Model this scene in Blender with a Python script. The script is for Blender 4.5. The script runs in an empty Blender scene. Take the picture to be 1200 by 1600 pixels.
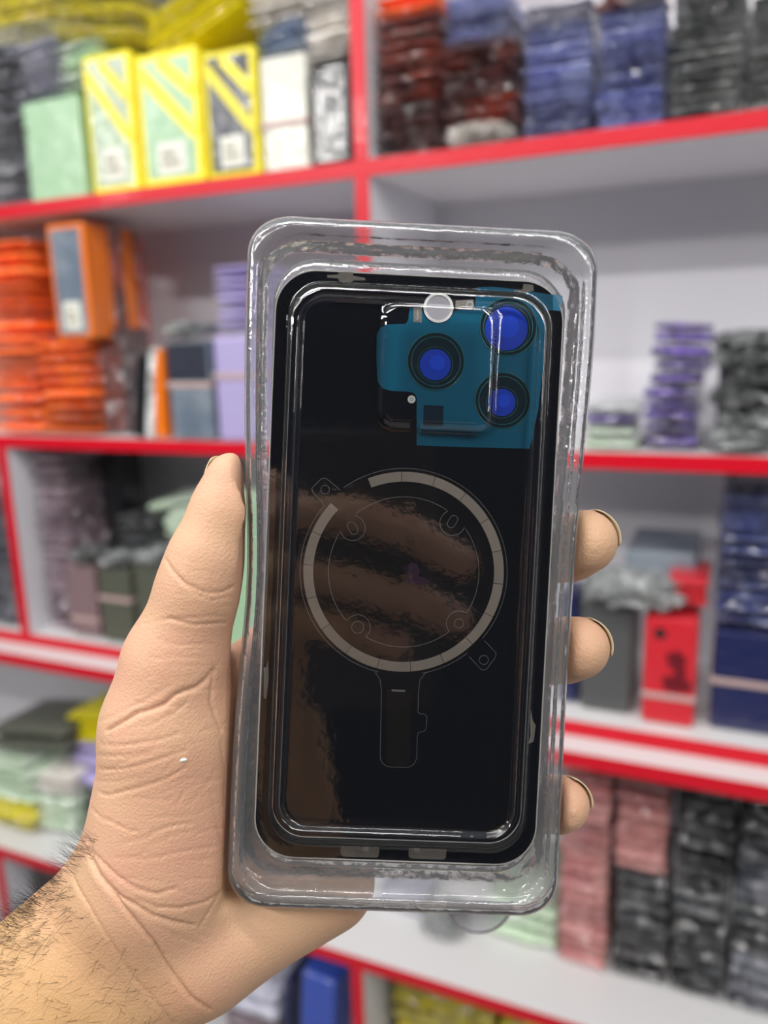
import bpy, bmesh, math, random
import numpy as np
from mathutils import Vector, Matrix, noise as mnoise

# ------------------------------------------------------------------ camera
C = bpy.context.scene.collection
FPX = 1248.9
CAM = np.array([0.0, -1.0, 1.5])
YAW, PITCH, ROLL = -0.4148, 0.2127, 0.029
cy, sy = math.cos(YAW), math.sin(YAW); cp, sp = math.cos(PITCH), math.sin(PITCH)
fwd = np.array([sy*cp, cy*cp, -sp]); rgt = np.array([cy, -sy, 0.0]); dwn = np.cross(fwd, rgt)
cr, sr = math.cos(ROLL), math.sin(ROLL)
rgt, dwn = cr*rgt + sr*dwn, -sr*rgt + cr*dwn
MC = np.array([rgt, dwn, fwd])
CW = Matrix(((rgt[0], -dwn[0], -fwd[0], CAM[0]), (rgt[1], -dwn[1], -fwd[1], CAM[1]), (rgt[2], -dwn[2], -fwd[2], CAM[2]), (0, 0, 0, 1)))
cd = bpy.data.cameras.new('camera'); cam = bpy.data.objects.new('camera', cd); C.objects.link(cam)
cam.matrix_world = CW
cd.sensor_fit = 'VERTICAL'; cd.sensor_height = 24; cd.sensor_width = 18
cd.lens = FPX/1600*24
cd.clip_start = 0.02; cd.clip_end = 50
cd.dof.use_dof = True; cd.dof.focus_distance = 0.197
cd.dof.aperture_fstop = (cd.lens/1000)/0.0034
cd.dof.aperture_blades = 0
S = bpy.context.scene
S.camera = cam
# ------------------------------------------------------------------ view + world
S.view_settings.view_transform = 'Standard'; S.view_settings.look = 'None'
S.view_settings.gamma = 1; S.view_settings.use_curve_mapping = False
S.view_settings.exposure = -0.56
w = bpy.data.worlds.new('world'); S.world = w; w.use_nodes = True
nt = w.node_tree; nt.nodes.clear()
out = nt.nodes.new('ShaderNodeOutputWorld'); bg = nt.nodes.new('ShaderNodeBackground')
tc = nt.nodes.new('ShaderNodeTexCoord'); sep = nt.nodes.new('ShaderNodeSeparateXYZ'); rp = nt.nodes.new('ShaderNodeValToRGB')
nt.links.new(tc.outputs['Generated'], sep.inputs[0]); nt.links.new(sep.outputs['Z'], rp.inputs[0])
e = rp.color_ramp.elements
e[0].position = 0.0; e[0].color = (.30, .30, .32, 1)
e[1].position = 0.75; e[1].color = (.80, .82, .86, 1)
k = e.new(0.34); k.color = (.42, .43, .46, 1)
# world darkened opposite the shelves so the glass panel mirrors black
dm = nt.nodes.new('ShaderNodeMapRange'); dm.interpolation_type = 'SMOOTHSTEP'
dm.inputs['From Min'].default_value = -.35; dm.inputs['From Max'].default_value = -.80; nt.links.new(sep.outputs['Y'], dm.inputs['Value'])
wm = nt.nodes.new('ShaderNodeMix'); wm.data_type = 'RGBA'; wm.inputs[7].default_value = (.012, .014, .022, 1)
nt.links.new(dm.outputs[0], wm.inputs[0]); nt.links.new(rp.outputs[0], wm.inputs[6]); nt.links.new(wm.outputs[2], bg.inputs[0]); bg.inputs[1].default_value = 0.54
nt.links.new(bg.outputs[0], out.inputs[0])

def area(name, loc, size, energy, target, col=(1, .98, .95)):
    ld = bpy.data.lights.new(name, 'AREA'); ld.shape = 'RECTANGLE'; ld.size = size[0]; ld.size_y = size[1]
    ld.energy = energy; ld.color = col
    o = bpy.data.objects.new(name, ld); C.objects.link(o); o.location = loc
    d = Vector(target) - Vector(loc); o.rotation_euler = d.to_track_quat('-Z', 'Y').to_euler()
    return o
area('tube_and_fill_light', (-0.4, -1.15, 2.75), (1.6, .05), 23, (-0.4, -0.4, 1.2))
area('tube_and_fill_light', (-0.4, -2.3, 2.75), (1.6, .05), 33, (-0.4, -0.3, 1.2))
area('tube_and_fill_light', (1.0, -1.5, 2.75), (.05, 1.4), 20, (-0.2, -0.2, 1.2))
area('tube_and_fill_light', (-1.9, -1.3, 2.6), (.05, 1.4), 20, (-0.6, -0.2, 1.2))

area('tube_and_fill_light', (-1.9, -3.0, 2.6), (1.0, .08), 34, (-0.4, 0, 1.3))  # added fill lamp for the shelf backs, kept out of the glass reflection
area('tube_and_fill_light', (2.6, -2.0, 2.6), (.08, 1.2), 28, (-0.2, 0, 1.3))  # second added fill lamp, off to the right of the glass reflection

def ray(px, py):
    return np.array([(px-600)/FPX, (py-800)/FPX, 1.0]) @ MC
def P(px, py, y):
    d = ray(px, py); return CAM + d*((y-CAM[1])/d[1])
def U(px, py, d):           # point in front of the camera (mm, camera axes)
    return np.array([(px-600)/FPX*d, -(py-800)/FPX*d, -d])

# ------------------------------------------------------------------ materials
def nodes(name):
    m = bpy.data.materials.new(name); m.use_nodes = True
    return m, m.node_tree, m.node_tree.nodes['Principled BSDF']
def mat(name, col, rough=.5, metal=0, coat=0, bump=0, bscale=40, var=0, spec=.5, two=None, nscale=8, detail=4, stretch=None, distort=0, crough=.08, space='obj', cior=1.5, facet=0):
    m, t, b = nodes(name)
    b.inputs['Base Color'].default_value = (*col, 1); b.inputs['Roughness'].default_value = rough
    b.inputs['Metallic'].default_value = metal; b.inputs['Coat Weight'].default_value = coat
    b.inputs['Coat Roughness'].default_value = crough; b.inputs['Coat IOR'].default_value = cior; b.inputs['Specular IOR Level'].default_value = spec
    vec = None
    if bump or two or var:
        g = t.nodes.new('ShaderNodeNewGeometry'); vec = g.outputs['Position']
        if space == 'obj':
            tcn = t.nodes.new('ShaderNodeTexCoord'); vec = tcn.outputs['Object']
        mp = t.nodes.new('ShaderNodeMapping'); t.links.new(vec, mp.inputs[0])
        if stretch: mp.inputs['Scale'].default_value = stretch
        vec = mp.outputs[0]
    src = None
    if two:
        n = t.nodes.new('ShaderNodeTexNoise'); n.inputs['Scale'].default_value = nscale; n.inputs['Detail'].default_value = detail
        t.links.new(vec, n.inputs['Vector'])
        r = t.nodes.new('ShaderNodeValToRGB'); r.color_ramp.elements[0].position = .4; r.color_ramp.elements[1].position = .62
        r.color_ramp.elements[0].color = (*col, 1); r.color_ramp.elements[1].color = (*two, 1)
        t.links.new(n.outputs['Fac'], r.inputs[0]); src = r.outputs[0]
    if var:
        oi = t.nodes.new('ShaderNodeObjectInfo'); mr = t.nodes.new('ShaderNodeMapRange')
        mr.inputs['To Min'].default_value = 1-var; mr.inputs['To Max'].default_value = 1+var
        t.links.new(oi.outputs['Random'], mr.inputs['Value'])
        h = t.nodes.new('ShaderNodeHueSaturation'); t.links.new(mr.outputs[0], h.inputs['Value'])
        if src: t.links.new(src, h.inputs['Color'])
        else: h.inputs['Color'].default_value = (*col, 1)
        src = h.outputs[0]
    if src: t.links.new(src, b.inputs['Base Color'])
    if bump:
        n2 = t.nodes.new('ShaderNodeTexNoise'); n2.inputs['Scale'].default_value = bscale; n2.inputs['Detail'].default_value = 3
        n2.inputs['Distortion'].default_value = distort
        t.links.new(vec, n2.inputs['Vector'])
        bp = t.nodes.new('ShaderNodeBump'); bp.inputs['Strength'].default_value = bump; bp.inputs['Distance'].default_value = .01
        t.links.new(n2.outputs['Fac'], bp.inputs['Height']); t.links.new(bp.outputs[0], b.inputs['Normal'])
        t.links.new(bp.outputs[0], b.inputs['Coat Normal'])
        if facet:      # crinkled wrapping film: little facets tilted every way
            vo = t.nodes.new('ShaderNodeTexVoronoi'); vo.inputs['Scale'].default_value = facet; t.links.new(vec, vo.inputs['Vector'])
            sb_ = t.nodes.new('ShaderNodeVectorMath'); sb_.operation = 'SUBTRACT'; sb_.inputs[1].default_value = (.5, .5, .5); t.links.new(vo.outputs['Color'], sb_.inputs[0])
            sc_ = t.nodes.new('ShaderNodeVectorMath'); sc_.operation = 'SCALE'; sc_.inputs['Scale'].default_value = 1.9; t.links.new(sb_.outputs[0], sc_.inputs[0])
            ad_ = t.nodes.new('ShaderNodeVectorMath'); ad_.operation = 'ADD'; t.links.new(sc_.outputs[0], ad_.inputs[0]); t.links.new(bp.outputs[0], ad_.inputs[1])
            nm_ = t.nodes.new('ShaderNodeVectorMath'); nm_.operation = 'NORMALIZE'; t.links.new(ad_.outputs[0], nm_.inputs[0]); t.links.new(nm_.outputs[0], b.inputs['Coat Normal'])
    return m
def foil(name, c1, c2=None, rough=.36, var=.25, bump=.8, bscale=90, nscale=22, coat=1.0):
    var = max(var, .42) if c2 else var
    return mat(name, c1, rough, coat=coat, bump=bump, bscale=bscale, var=var, two=c2, nscale=nscale, distort=.3, space='world', crough=.05, cior=2.3, facet=120)

M = {
 'laminate': mat('laminate', (.76, .75, .80), .55, bump=.02, bscale=300, space='world'),
 'laminate_top': mat('laminate_top', (.80, .79, .80), .32, bump=.02, bscale=200, space='world'),
 'red_edge': mat('red_edge', (.64, .004, .02), .36, spec=.35, coat=.1, bump=.03, bscale=60, space='world'),
 'yellow': mat('yellow', (.86, .74, .008), .4, coat=.25, bump=.25, bscale=60, var=.12, space='world'),
 'yellow_side': foil('yellow_side', (.88, .78, .02), (.62, .55, .06), nscale=60),
 'mint': mat('mint', (.36, .56, .36), .4, coat=.3, bump=.25, bscale=40, space='world'),
 'palegreen': foil('palegreen', (.52, .68, .48), (.62, .72, .60)),
 'navy': foil('navy', (.02, .03, .11), (.05, .07, .22), var=.4),
 'navy_box': mat('navy_box', (.010, .016, .085), .3, coat=.7, bump=.2, bscale=50, space='world'),
 'slate': mat('slate', (.035, .04, .06), .3, coat=.6, bump=.2, bscale=50, space='world'),
 'sticker': mat('sticker', (.78, .78, .70), .5),
 'print_grey': mat('print_grey', (.35, .33, .25), .6),
 'cream': foil('cream', (.70, .66, .60), (.82, .78, .74), rough=.4),
 'ivory': mat('ivory', (.68, .67, .60), .45, coat=.3, bump=.1, bscale=50, space='world'),
 'denim': foil('denim', (.12, .19, .36), (.25, .33, .48)),
 'greyfoil': foil('greyfoil', (.16, .17, .17), (.36, .38, .37), var=.35),
 'darkgrey': foil('darkgrey', (.05, .055, .075), (.15, .16, .19), var=.35),
 'lavfoil': foil('lavfoil', (.40, .40, .52), (.55, .55, .64)),
 'lavender': mat('lavender', (.46, .40, .70), .42, coat=.4, bump=.12, bscale=40, var=.15, space='world'),
 'purple': foil('purple', (.20, .12, .55), (.09, .06, .2), var=.35, nscale=30),
 'orange': foil('orange', (.85, .12, .012), (.95, .20, .03), var=.3, rough=.4, bump=.5, coat=.5),
 'orange_amber': mat('orange_amber', (.85, .19, .01), .3, coat=.6, bump=.15, bscale=40, var=.1, space='world'),
 'rust': foil('rust', (.40, .045, .012), (.10, .018, .012), var=.4, nscale=26),
 'maroon': foil('maroon', (.13, .022, .018), (.05, .02, .02), var=.35, nscale=20),
 'indigo': foil('indigo', (.20, .23, .52), (.42, .46, .70), var=.25),
 'mauve': foil('mauve', (.22, .14, .18), (.38, .28, .33), var=.3),
 'mauve_box': mat('mauve_box', (.24, .16, .17), .4, coat=.4, bump=.1, bscale=40, space='world'),
 'olive': mat('olive', (.10, .105, .08), .38, coat=.5, bump=.15, bscale=40, space='world'),
 'black': foil('black', (.012, .014, .016), (.06, .065, .07), var=.5),
 'blackbox': mat('blackbox', (.012, .013, .016), .25, coat=.8, bump=.2, bscale=40, space='world'),
 'greybox': mat('greybox', (.085, .088, .09), .45, coat=.3, bump=.1, bscale=40, space='world'),
 'steelblue': mat('steelblue', (.13, .17, .23), .4, coat=.4, bump=.3, bscale=30, two=(.24, .28, .33), nscale=14, space='world'),
 'redcase': mat('redcase', (.68, .02, .035), .35, coat=.5, bump=.2, bscale=30, var=.1, space='world'),
 'darkred': mat('darkred', (.16, .006, .015), .4),
 'pink': foil('pink', (.50, .18, .18), (.64, .31, .29), var=.22),
 'yellowfoil': foil('yellowfoil', (.75, .62, .01), (.35, .30, .03), var=.3, nscale=30),
 'bluecase': mat('bluecase', (.03, .09, .55), .3, coat=.7, bump=.4, bscale=40, var=.2, space='world'),
 'clearfoil': foil('clearfoil', (.55, .58, .58), (.22, .24, .24), rough=.25, bump=1, bscale=60, nscale=40),
 'smokefoil': foil('smokefoil', (.07, .075, .08), (.30, .32, .32), rough=.2, bump=1, bscale=60, nscale=40),
 'band': mat('band', (.50, .36, .34), .5),
 'reddishfoil': foil('reddishfoil', (.50, .16, .12), (.6, .6, .6)),
}

# ------------------------------------------------------------------ object helpers
def link(name, mesh, m=None, parent=None):
    o = bpy.data.objects.new(name, mesh); C.objects.link(o)
    if m is not None:
        if isinstance(m, (list, tuple)):
            for q in m: mesh.materials.append(q)
        else: mesh.materials.append(m)
    if parent is not None: o.parent = parent
    return o
def tag(o, label=None, cat=None, group=None, kind=None):
    if label: o['label'] = label
    if cat: o['category'] = cat
    if group: o['group'] = group
    if kind: o['kind'] = kind
    return o
def pymesh(name, verts, faces, smooth=False):
    me = bpy.data.meshes.new(name); me.from_pydata([tuple(map(float, v)) for v in verts], [], faces); me.update()
    if smooth:
        me.polygons.foreach_set('use_smooth', [True]*len(me.polygons))
    return me
def boxmesh(name, x0, x1, y0, y1, z0, z1, bev=0.0, seg=2):
    bm = bmesh.new(); bmesh.ops.create_cube(bm, size=1)
    for v in bm.verts:
        v.co = Vector(((x0+x1)/2+v.co.x*(x1-x0), (y0+y1)/2+v.co.y*(y1-y0), (z0+z1)/2+v.co.z*(z1-z0)))
    if bev: bmesh.ops.bevel(bm, geom=bm.edges[:], offset=bev, segments=seg, affect='EDGES', profile=.5)
    me = bpy.data.meshes.new(name); bm.to_mesh(me); bm.free()
    return me
def struct(name, x0, x1, y0, y1, z0, z1, m, bev=.0006, parent=None):
    o = link(name, boxmesh(name, x0, x1, y0, y1, z0, z1, bev), m, parent)
    if parent is None: o['kind'] = 'structure'
    return o

# ------------------------------------------------------------------ shelving
ZC = 1.5
ZS = {1: ZC+.2256, 2: ZC-.1439, 3: ZC-.5065, 4: ZC-.9398}
TH = .0192; DEP = .27
BK = .27
LX, RX = -1.95, 1.05
def thing(name, label, cat, loc=(0, 0, 0), group=None):
    o = bpy.data.objects.new(name, None); C.objects.link(o); o.location = loc; o.empty_display_size = .02
    tag(o, label, cat, group); return o
unit = thing('display_shelving', 'tall white laminate wall shelving with glossy red edge strips behind the held phone part', 'shelving', (0, 0, 0))
for (nm, x0, x1, z, yf) in [('shelf_board', LX, RX, ZS[1], 0), ('shelf_board', LX, RX, ZS[2], 0), ('shelf_board', LX, RX, ZS[3], 0),
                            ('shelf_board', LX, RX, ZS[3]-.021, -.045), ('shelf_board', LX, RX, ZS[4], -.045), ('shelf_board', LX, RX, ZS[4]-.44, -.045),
                            ('shelf_board', LX, RX, ZS[1]+.40, 0)]:
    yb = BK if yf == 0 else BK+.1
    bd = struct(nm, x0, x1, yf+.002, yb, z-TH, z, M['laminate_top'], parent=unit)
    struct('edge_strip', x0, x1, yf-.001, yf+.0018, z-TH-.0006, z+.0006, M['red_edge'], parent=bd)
struct('back_panel', LX, RX, BK, BK+.008, ZS[3]-TH, ZS[1]+.42, M['laminate'], parent=unit)
struct('back_panel', LX, RX, BK+.10, BK+.108, ZS[4]-.5, ZS[3]-.04, M['laminate'], parent=unit)
def divider(x, z0, z1, yf):
    yb = BK if yf == 0 else BK+.1
    d = struct('divider_board', x-.0094, x+.0094, yf+.002, yb-.001, z0+.0006, z1-.0006, M['laminate'], parent=unit)
    struct('edge_strip', x-.0098, x+.0098, yf-.0012, yf+.0018, z0, z1, M['red_edge'], parent=d)
XD = -.458; XL = -1.162
for x in (XD,):
    divider(x, ZS[1], ZS[1]+.40-TH, 0)
    divider(x, ZS[2], ZS[1]-TH, 0)
divider(XD, ZS[3], ZS[2]-TH, 0)
divider(XL-.10, ZS[2], ZS[1]-TH, 0)
divider(XL, ZS[3], ZS[2]-TH, 0)
divider(-.490, ZS[4]-.44, ZS[4]-TH, -.045)
divider(-1.262, ZS[4]-.44, ZS[4]-TH, -.045)
wall = struct('wall_back', -3.2, 2.2, BK+.112, BK+.16, 0, 3.0, M['laminate'], bev=0)
fl = struct('floor', -3.2, 2.2, -3.2, BK+.16, -.05, 0, mat('floor_tile', (.35, .34, .33), .4), bev=0)

# ------------------------------------------------------------------ pouches (unit meshes, 1 x 1 x 1, front at y=0)
def pouch_mesh(seed, wr=.10, pill=.5):
    rnd = random.Random(seed); nx, ny, nz = 18, 5, 5
    bm = bmesh.new(); grid = {}
    off = Vector((rnd.uniform(-50, 50), rnd.uniform(-50, 50), rnd.uniform(-50, 50)))
    def pt(i, j, k):
        u, v, t = i/nx*2-1, j/ny, k/nz*2-1
        th = 1-.45*pill*abs(u)**4
        th *= 1-.45*pill*(max(0, 1-v*ny/1.4))**1.5
        x = u*.5*(1-.025*t*t); z = t*.5*th
        y = v + (.075*t*t if j == 0 else 0)
        n = mnoise.noise_vector(Vector((x*5, y*3, z*1.3))+off)
        f = mnoise.noise_vector(Vector((x*13, y*8, z*2.2))+off)
        x += n.x*.04*wr*10*.5; y += (n.y*.05+f.y*.035)*wr*10*.5*(1 if j == 0 else .3); z += (n.z*.12+f.z*.08)*wr*10*.45
        return Vector((x, y, z))
    def g(i, j, k):
        if (i, j, k) not in grid: grid[(i, j, k)] = bm.verts.new(pt(i, j, k))
        return grid[(i, j, k)]
    for i in range(nx):
        for j in range(ny):
            bm.faces.new((g(i, j, nz), g(i+1, j, nz), g(i+1, j+1, nz), g(i, j+1, nz)))
            bm.faces.new((g(i, j, 0), g(i, j+1, 0), g(i+1, j+1, 0), g(i+1, j, 0)))
    for i in range(nx):
        for k in range(nz):
            bm.faces.new((g(i, 0, k), g(i+1, 0, k), g(i+1, 0, k+1), g(i, 0, k+1)))
            bm.faces.new((g(i, ny, k), g(i, ny, k+1), g(i+1, ny, k+1), g(i+1, ny, k)))
    for j in range(ny):
        for k in range(nz):
            bm.faces.new((g(0, j, k), g(0, j, k+1), g(0, j+1, k+1), g(0, j+1, k)))
            bm.faces.new((g(nx, j, k), g(nx, j+1, k), g(nx, j+1, k+1), g(nx, j, k+1)))
    me = bpy.data.meshes.new('pouch'); bm.to_mesh(me); bm.free()
    me.polygons.foreach_set('use_smooth', [True]*len(me.polygons))
    return me
POUCH = [pouch_mesh(s) for s in range(6)]
_pc = {}
def pouch(m, i):
    key = (m.name, i)
    if key not in _pc:
        me = POUCH[i].copy(); me.materials.clear(); me.materials.append(m); _pc[key] = me
    return _pc[key]
ORD = ['lowest', 'second lowest', 'third from bottom', 'fourth from bottom', 'fifth from bottom', 'sixth from bottom', 'seventh from bottom', 'eighth from bottom', 'ninth from bottom', 'tenth from bottom', 'eleventh from bottom', 'twelfth from bottom', 'thirteenth from bottom', 'fourteenth from bottom', 'fifteenth from bottom', 'sixteenth from bottom', 'seventeenth from bottom', 'eighteenth from bottom', 'nineteenth from bottom', 'twentieth from bottom']
R = random.Random(7)
def stack(pxl, pxr, ytop, zb, yf, n, mats, depth, desc, place, group, tilt=0.0, roll=0.0, jit=.002, name='phone_case_pouch', zadd=0.0, yref=None, ref=None):
    """n pouches on top of one another; edges from where they stand on the plane y=yf; tilt=lean about y"""
    if yref is None: yref = ytop+60
    a = P(pxl, yref, yf); b = P(pxr, yref, yf); x0, x1 = a[0], b[0]
    zt = P((pxl+pxr)/2, ytop, yf)[2]; z0 = zb+zadd
    ws = [R.choice((.72, .9, 1.0, 1.15, 1.4)) if n > 3 else 1 for _ in range(n)]
    tot = sum(ws); zc_ = z0
    for i in range(n):
        th = (zt-z0)*ws[i]/tot
        m = M[mats[min(i*len(mats)//n, len(mats)-1)]] if isinstance(mats, (list, tuple)) else M[mats]
        o = bpy.data.objects.new(name, pouch(m, R.randrange(6))); C.objects.link(o)
        W = (x1-x0)*R.uniform(.95, 1.0)
        zz = zc_+th*.5; zc_ += th
        o.location = ((x0+x1)/2+R.uniform(-jit, jit), yf+R.uniform(0, jit*2), zz)
        o.scale = (W*(1 if R.random() < .6 else -1)*1.0, depth, th*.87)
        o.rotation_euler = (0, roll+R.uniform(-.014, .014), R.uniform(-.05, .05))
        dd = desc[min(i*len(desc)//n, len(desc)-1)] if isinstance(desc, (list, tuple)) else desc
        om = ORD[i] if i < n-1 else 'topmost'
        tag(o, '%s, %s, %s' % (dd, om, place), 'phone case pouch', group)
    return (x0, x1, z0, zt)

# upright packages: body with printed window, ribbon, sticker, rubber band
def package(x0, x1, z0, z1, yf, th, body, label, cat='phone case package', group=None, name='phone_case_package', win=None, sticker=None, ribbon=None, band=None, lean=0.0, yawr=0.0, camera_hole=False, marks=False, round_=.006):
    W, H = x1-x0, z1-z0
    root = bpy.data.objects.new(name, None); C.objects.link(root); root.location = ((x0+x1)/2, yf, z0); root.empty_display_size = .02
    root.rotation_euler = (0, lean, yawr)
    tag(root, label, cat, group)
    link('package_body', boxmesh('package_body', -W/2, W/2, 0, th, 0, H, min(round_, th*.35), 3), M[body], root)
    yy = -.0006
    if win:
        b = W*.10
        link('front_window', boxmesh('front_window', -W/2+b, W/2-b, yy, .004, b, H-b, .0003, 1), M[win], root); yy -= .0006
    if ribbon:
        for (ax, az, bx, bz) in ((-.42, .88, .42, .36), (-.1, .93, .42, .66)):
            p = Vector((ax*W, 0, az*H)); q = Vector((bx*W, 0, bz*H)); d = (q-p).normalized(); s = Vector((-d.z, 0, d.x))*W*.085
            vs = [(v.x, y, v.z) for y in (yy-.0006, yy+.0004) for v in (p+s, q+s, q-s, p-s)]
            link('ribbon', pymesh('ribbon', vs, [(0, 1, 2, 3), (7, 6, 5, 4), (0, 4, 5, 1), (1, 5, 6, 2), (2, 6, 7, 3), (3, 7, 4, 0)]), M[ribbon], root)
    if sticker:
        st = link('label_sticker', boxmesh('label_sticker', -W*.22, W*.24, yy-.0005, yy+.0009, H*.09, H*.33, .0001, 1), M['sticker'], root)
        for r_ in range(2):
            link('print_patch', boxmesh('print_patch', -W*.15+.0*r_, W*(.08+.07*r_), yy-.0008, yy, H*(.22-.07*r_), H*(.26-.07*r_), 0), M['print_grey'], st)
        yy -= .001
    if camera_hole:
        me = bpy.data.meshes.new('camera_cutout'); bm = bmesh.new(); bmesh.ops.create_cone(bm, cap_ends=True, segments=24, radius1=W*.11, radius2=W*.11, depth=.002, matrix=Matrix.Translation((-W*.2, yy, H*.85)) @ Matrix.Rotation(math.pi/2, 4, 'X')); bm.to_mesh(me); bm.free()
        link('camera_cutout', me, M['blackbox'], root)
    if marks:
        for (cx, cz, sx, sz) in marks:
            me = bpy.data.meshes.new('printed_motif'); bm = bmesh.new(); bmesh.ops.create_icosphere(bm, subdivisions=3, radius=1)
            for v in bm.verts:
                n_ = mnoise.noise(v.co*1.9+Vector((cx*9, cz*9, 0)))
                v.co = Vector((v.co.x*sx*W*(1+n_), v.co.y*.0006, v.co.z*sz*H*(1+n_)))+Vector((cx*W, yy, cz*H))
            bm.to_mesh(me); bm.free(); link('printed_motif', me, M['darkred'], root)
    if band:
        link('rubber_band', boxmesh('rubber_band', -W/2-.0012, W/2+.0012, -.0018, th+.0012, H*band-.004, H*band+.004, .0005, 1), M['band'], root)
    return root
def pkg(pxl, pxr, pyt, zb, yf, th, body, label, yref=None, zbase=None, **kw):
    if yref is None: yref = pyt+80
    x0 = P(pxl, yref, yf)[0]; x1 = P(pxr, yref, yf)[0]; z1 = P((pxl+pxr)/2, pyt, yf)[2]
    return package(x0, x1, zb+.0005, z1, yf, th, body, label, **kw)

def crumple(pxc, pyc, yf, sx, sy, sz, m, label, seed, group=None, name='crumpled_plastic_bag', zb=None, rot=0):
    c = P(pxc, pyc, yf)
    me = bpy.data.meshes.new(name); bm = bmesh.new(); bmesh.ops.create_icosphere(bm, subdivisions=5, radius=1)
    o_ = Vector((seed*7.3, seed*1.7, 0))
    for v in bm.verts:
        q = v.co.copy(); s = Vector((math.copysign(abs(q.x)**.7, q.x), math.copysign(abs(q.y)**.8, q.y), math.copysign(abs(q.z)**.8, q.z)))
        n1 = abs(mnoise.noise(q*1.6+o_)); n2 = abs(mnoise.noise(q*4.2+o_)); n3 = abs(mnoise.noise(q*9+o_))
        s *= 1-.5*n1-.3*n2-.12*n3
        v.co = Vector((s.x*sx, s.y*sy, s.z*sz))
    zmin = min(v.co.z for v in bm.verts)
    bm.to_mesh(me); bm.free()
    o = link(name, me, M[m]); z = c[2] if zb is None else zb-zmin
    o.location = (c[0], yf+sy*.4, z); o.rotation_euler = (0, rot, 0)
    tag(o, label, 'plastic bag', group); return o

T1, T2, T3, T4 = ZS[1]+.0008, ZS[2]+.0008, ZS[3]+.0008, ZS[4]+.0008
T5 = ZS[4]-.44+.0008
# --- top right compartment
stack(587, 686, 60, T1, .012, 12, ['maroon', 'maroon', 'rust', 'rust'], .17, 'rust brown phone case pouch', 'rust stack touching the red upright', 'rust brown pouches on the top shelf', yref=150)
stack(587, 684, -20, T1, .012, 4, ['rust', 'orange'], .17, 'bright orange phone case pouch', 'atop rust stack by red upright', 'orange pouches on the top shelf', yref=30, zadd=P(628, 58, .012)[2]-T1)
crumple(747, 212, .016, .047, .05, .016, 'cream', 'crumpled whitish plastic bag under the second rust brown stack on the top shelf', 3, zb=T1)
zc = P(748, 195, .012)[2]-T1
stack(692, 806, 64, T1, .012, 9, ['rust', 'maroon', 'rust'], .17, 'rust orange phone case pouch', 'stack on crumpled white bag', 'rust orange pouches over the white bag', yref=130, zadd=zc)
stack(692, 792, -15, T1, .014, 6, 'indigo', .17, 'indigo phone case pouch', 'resting on the second rust stack', 'indigo pouches over the rust stack', yref=40, zadd=P(745, 62, .014)[2]-T1)
stack(816, 924, -5, T1, .012, 15, ['indigo']*5+['lavfoil'], .17, 'indigo foil phone case pouch', 'third top stack right of upright', 'indigo foil pouches, nearer stack', yref=110)
stack(932, 1040, 8, T1, .012, 14, 'indigo', .17, 'indigo phone case pouch', 'fourth top stack right of upright', 'indigo pouches, farther right stack', yref=110)
crumple(985, 0, .02, .045, .05, .012, 'reddishfoil', 'crumpled reddish clear wrapper lying on the right indigo stack', 9)
stack(1046, 1163, -20, T1, .012, 14, 'greyfoil', .17, 'grey glossy phone case pouch', 'grey stack right of indigo stacks', 'grey glossy pouches on the top shelf', yref=100)
stack(1168, 1290, -20, T1, .012, 13, 'greyfoil', .17, 'grey phone case pouch', 'rightmost stack cut by frame, top shelf', 'grey pouches at the right edge', yref=90)
# --- top left compartment
stack(-50, 34, 62, T1, .012, 15, 'darkgrey', .15, 'dark grey glossy phone case pouch', 'leftmost stack on top shelf', 'dark grey pouches at top left', yref=190)
pkg(38, 128, 152, T1, .020, .05, 'mint', 'mint green phone case package standing at the left of the yellow ones', win='mint', group='packages standing on the top shelf', yref=230)
zt = P(85, 150, .02)[2]
stack(8, 82, 60, zt, .022, 6, 'lavfoil', .13, 'silvery lavender pouch', 'short stack above mint package', 'silvery lavender pouches', yref=100, roll=-.08)
stack(86, 150, 56, zt, .022, 5, 'palegreen', .13, 'pale green foil pouch', 'short stack beside yellow package', 'pale green pouches on the top shelf', yref=95, roll=-.06)
for i, (a, b, t, wn, d1) in enumerate([(135, 210, 80, 'palegreen', 'leftmost yellow package with glossy pale green front'), (216, 314, 76, 'mint', 'middle yellow package with mint green front'), (320, 402, 74, 'slate', 'rightmost yellow package with dark front')]):
    for k_ in range(4):
        pos = ['front of its row', 'second in its row', 'third in its row', 'last in its row'][k_]
        x0 = P(a, 190, .012)[0]; x1 = P(b, 190, .012)[0]; z1 = P((a+b)/2, t, .012)[2]
        kw = dict(win=wn, sticker=True, ribbon='yellow') if k_ == 0 else {}
        package(x0, x1, T1, z1-k_*.001, .012+k_*.024, .022, 'yellow', '%s, %s' % (d1, pos), group='yellow framed packages on the top shelf', **kw)
pkg(408, 480, 84, T1, .016, .06, 'ivory', 'off-white upright package with pinkish band beside the black case', band=.42, yref=180)
pkg(486, 546, 96, T1, .012, .06, 'blackbox', 'glossy black upright case package against the red upright', yref=180)
zt = P(440, 82, .02)[2]+.002
stack(398, 468, 36, zt, .02, 4, 'denim', .14, 'denim blue pouch', 'on the off-white package', 'denim blue pouches on the top shelf', yref=60, roll=-.12)
zt2 = P(510, 94, .02)[2]+.002
stack(474, 545, -10, zt2, .03, 6, 'cream', .14, 'cream foil pouch', 'pile above the black package', 'cream pouches above the black package', yref=50, roll=-.05)
stack(385, 470, -25, P(440, 30, .02)[2], .03, 3, 'cream', .14, 'cream wrinkled pouch', 'on the denim blue pouches', 'cream pouches above the denim ones', yref=10, roll=-.05)
zt3 = P(170, 54, .03)[2]
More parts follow.
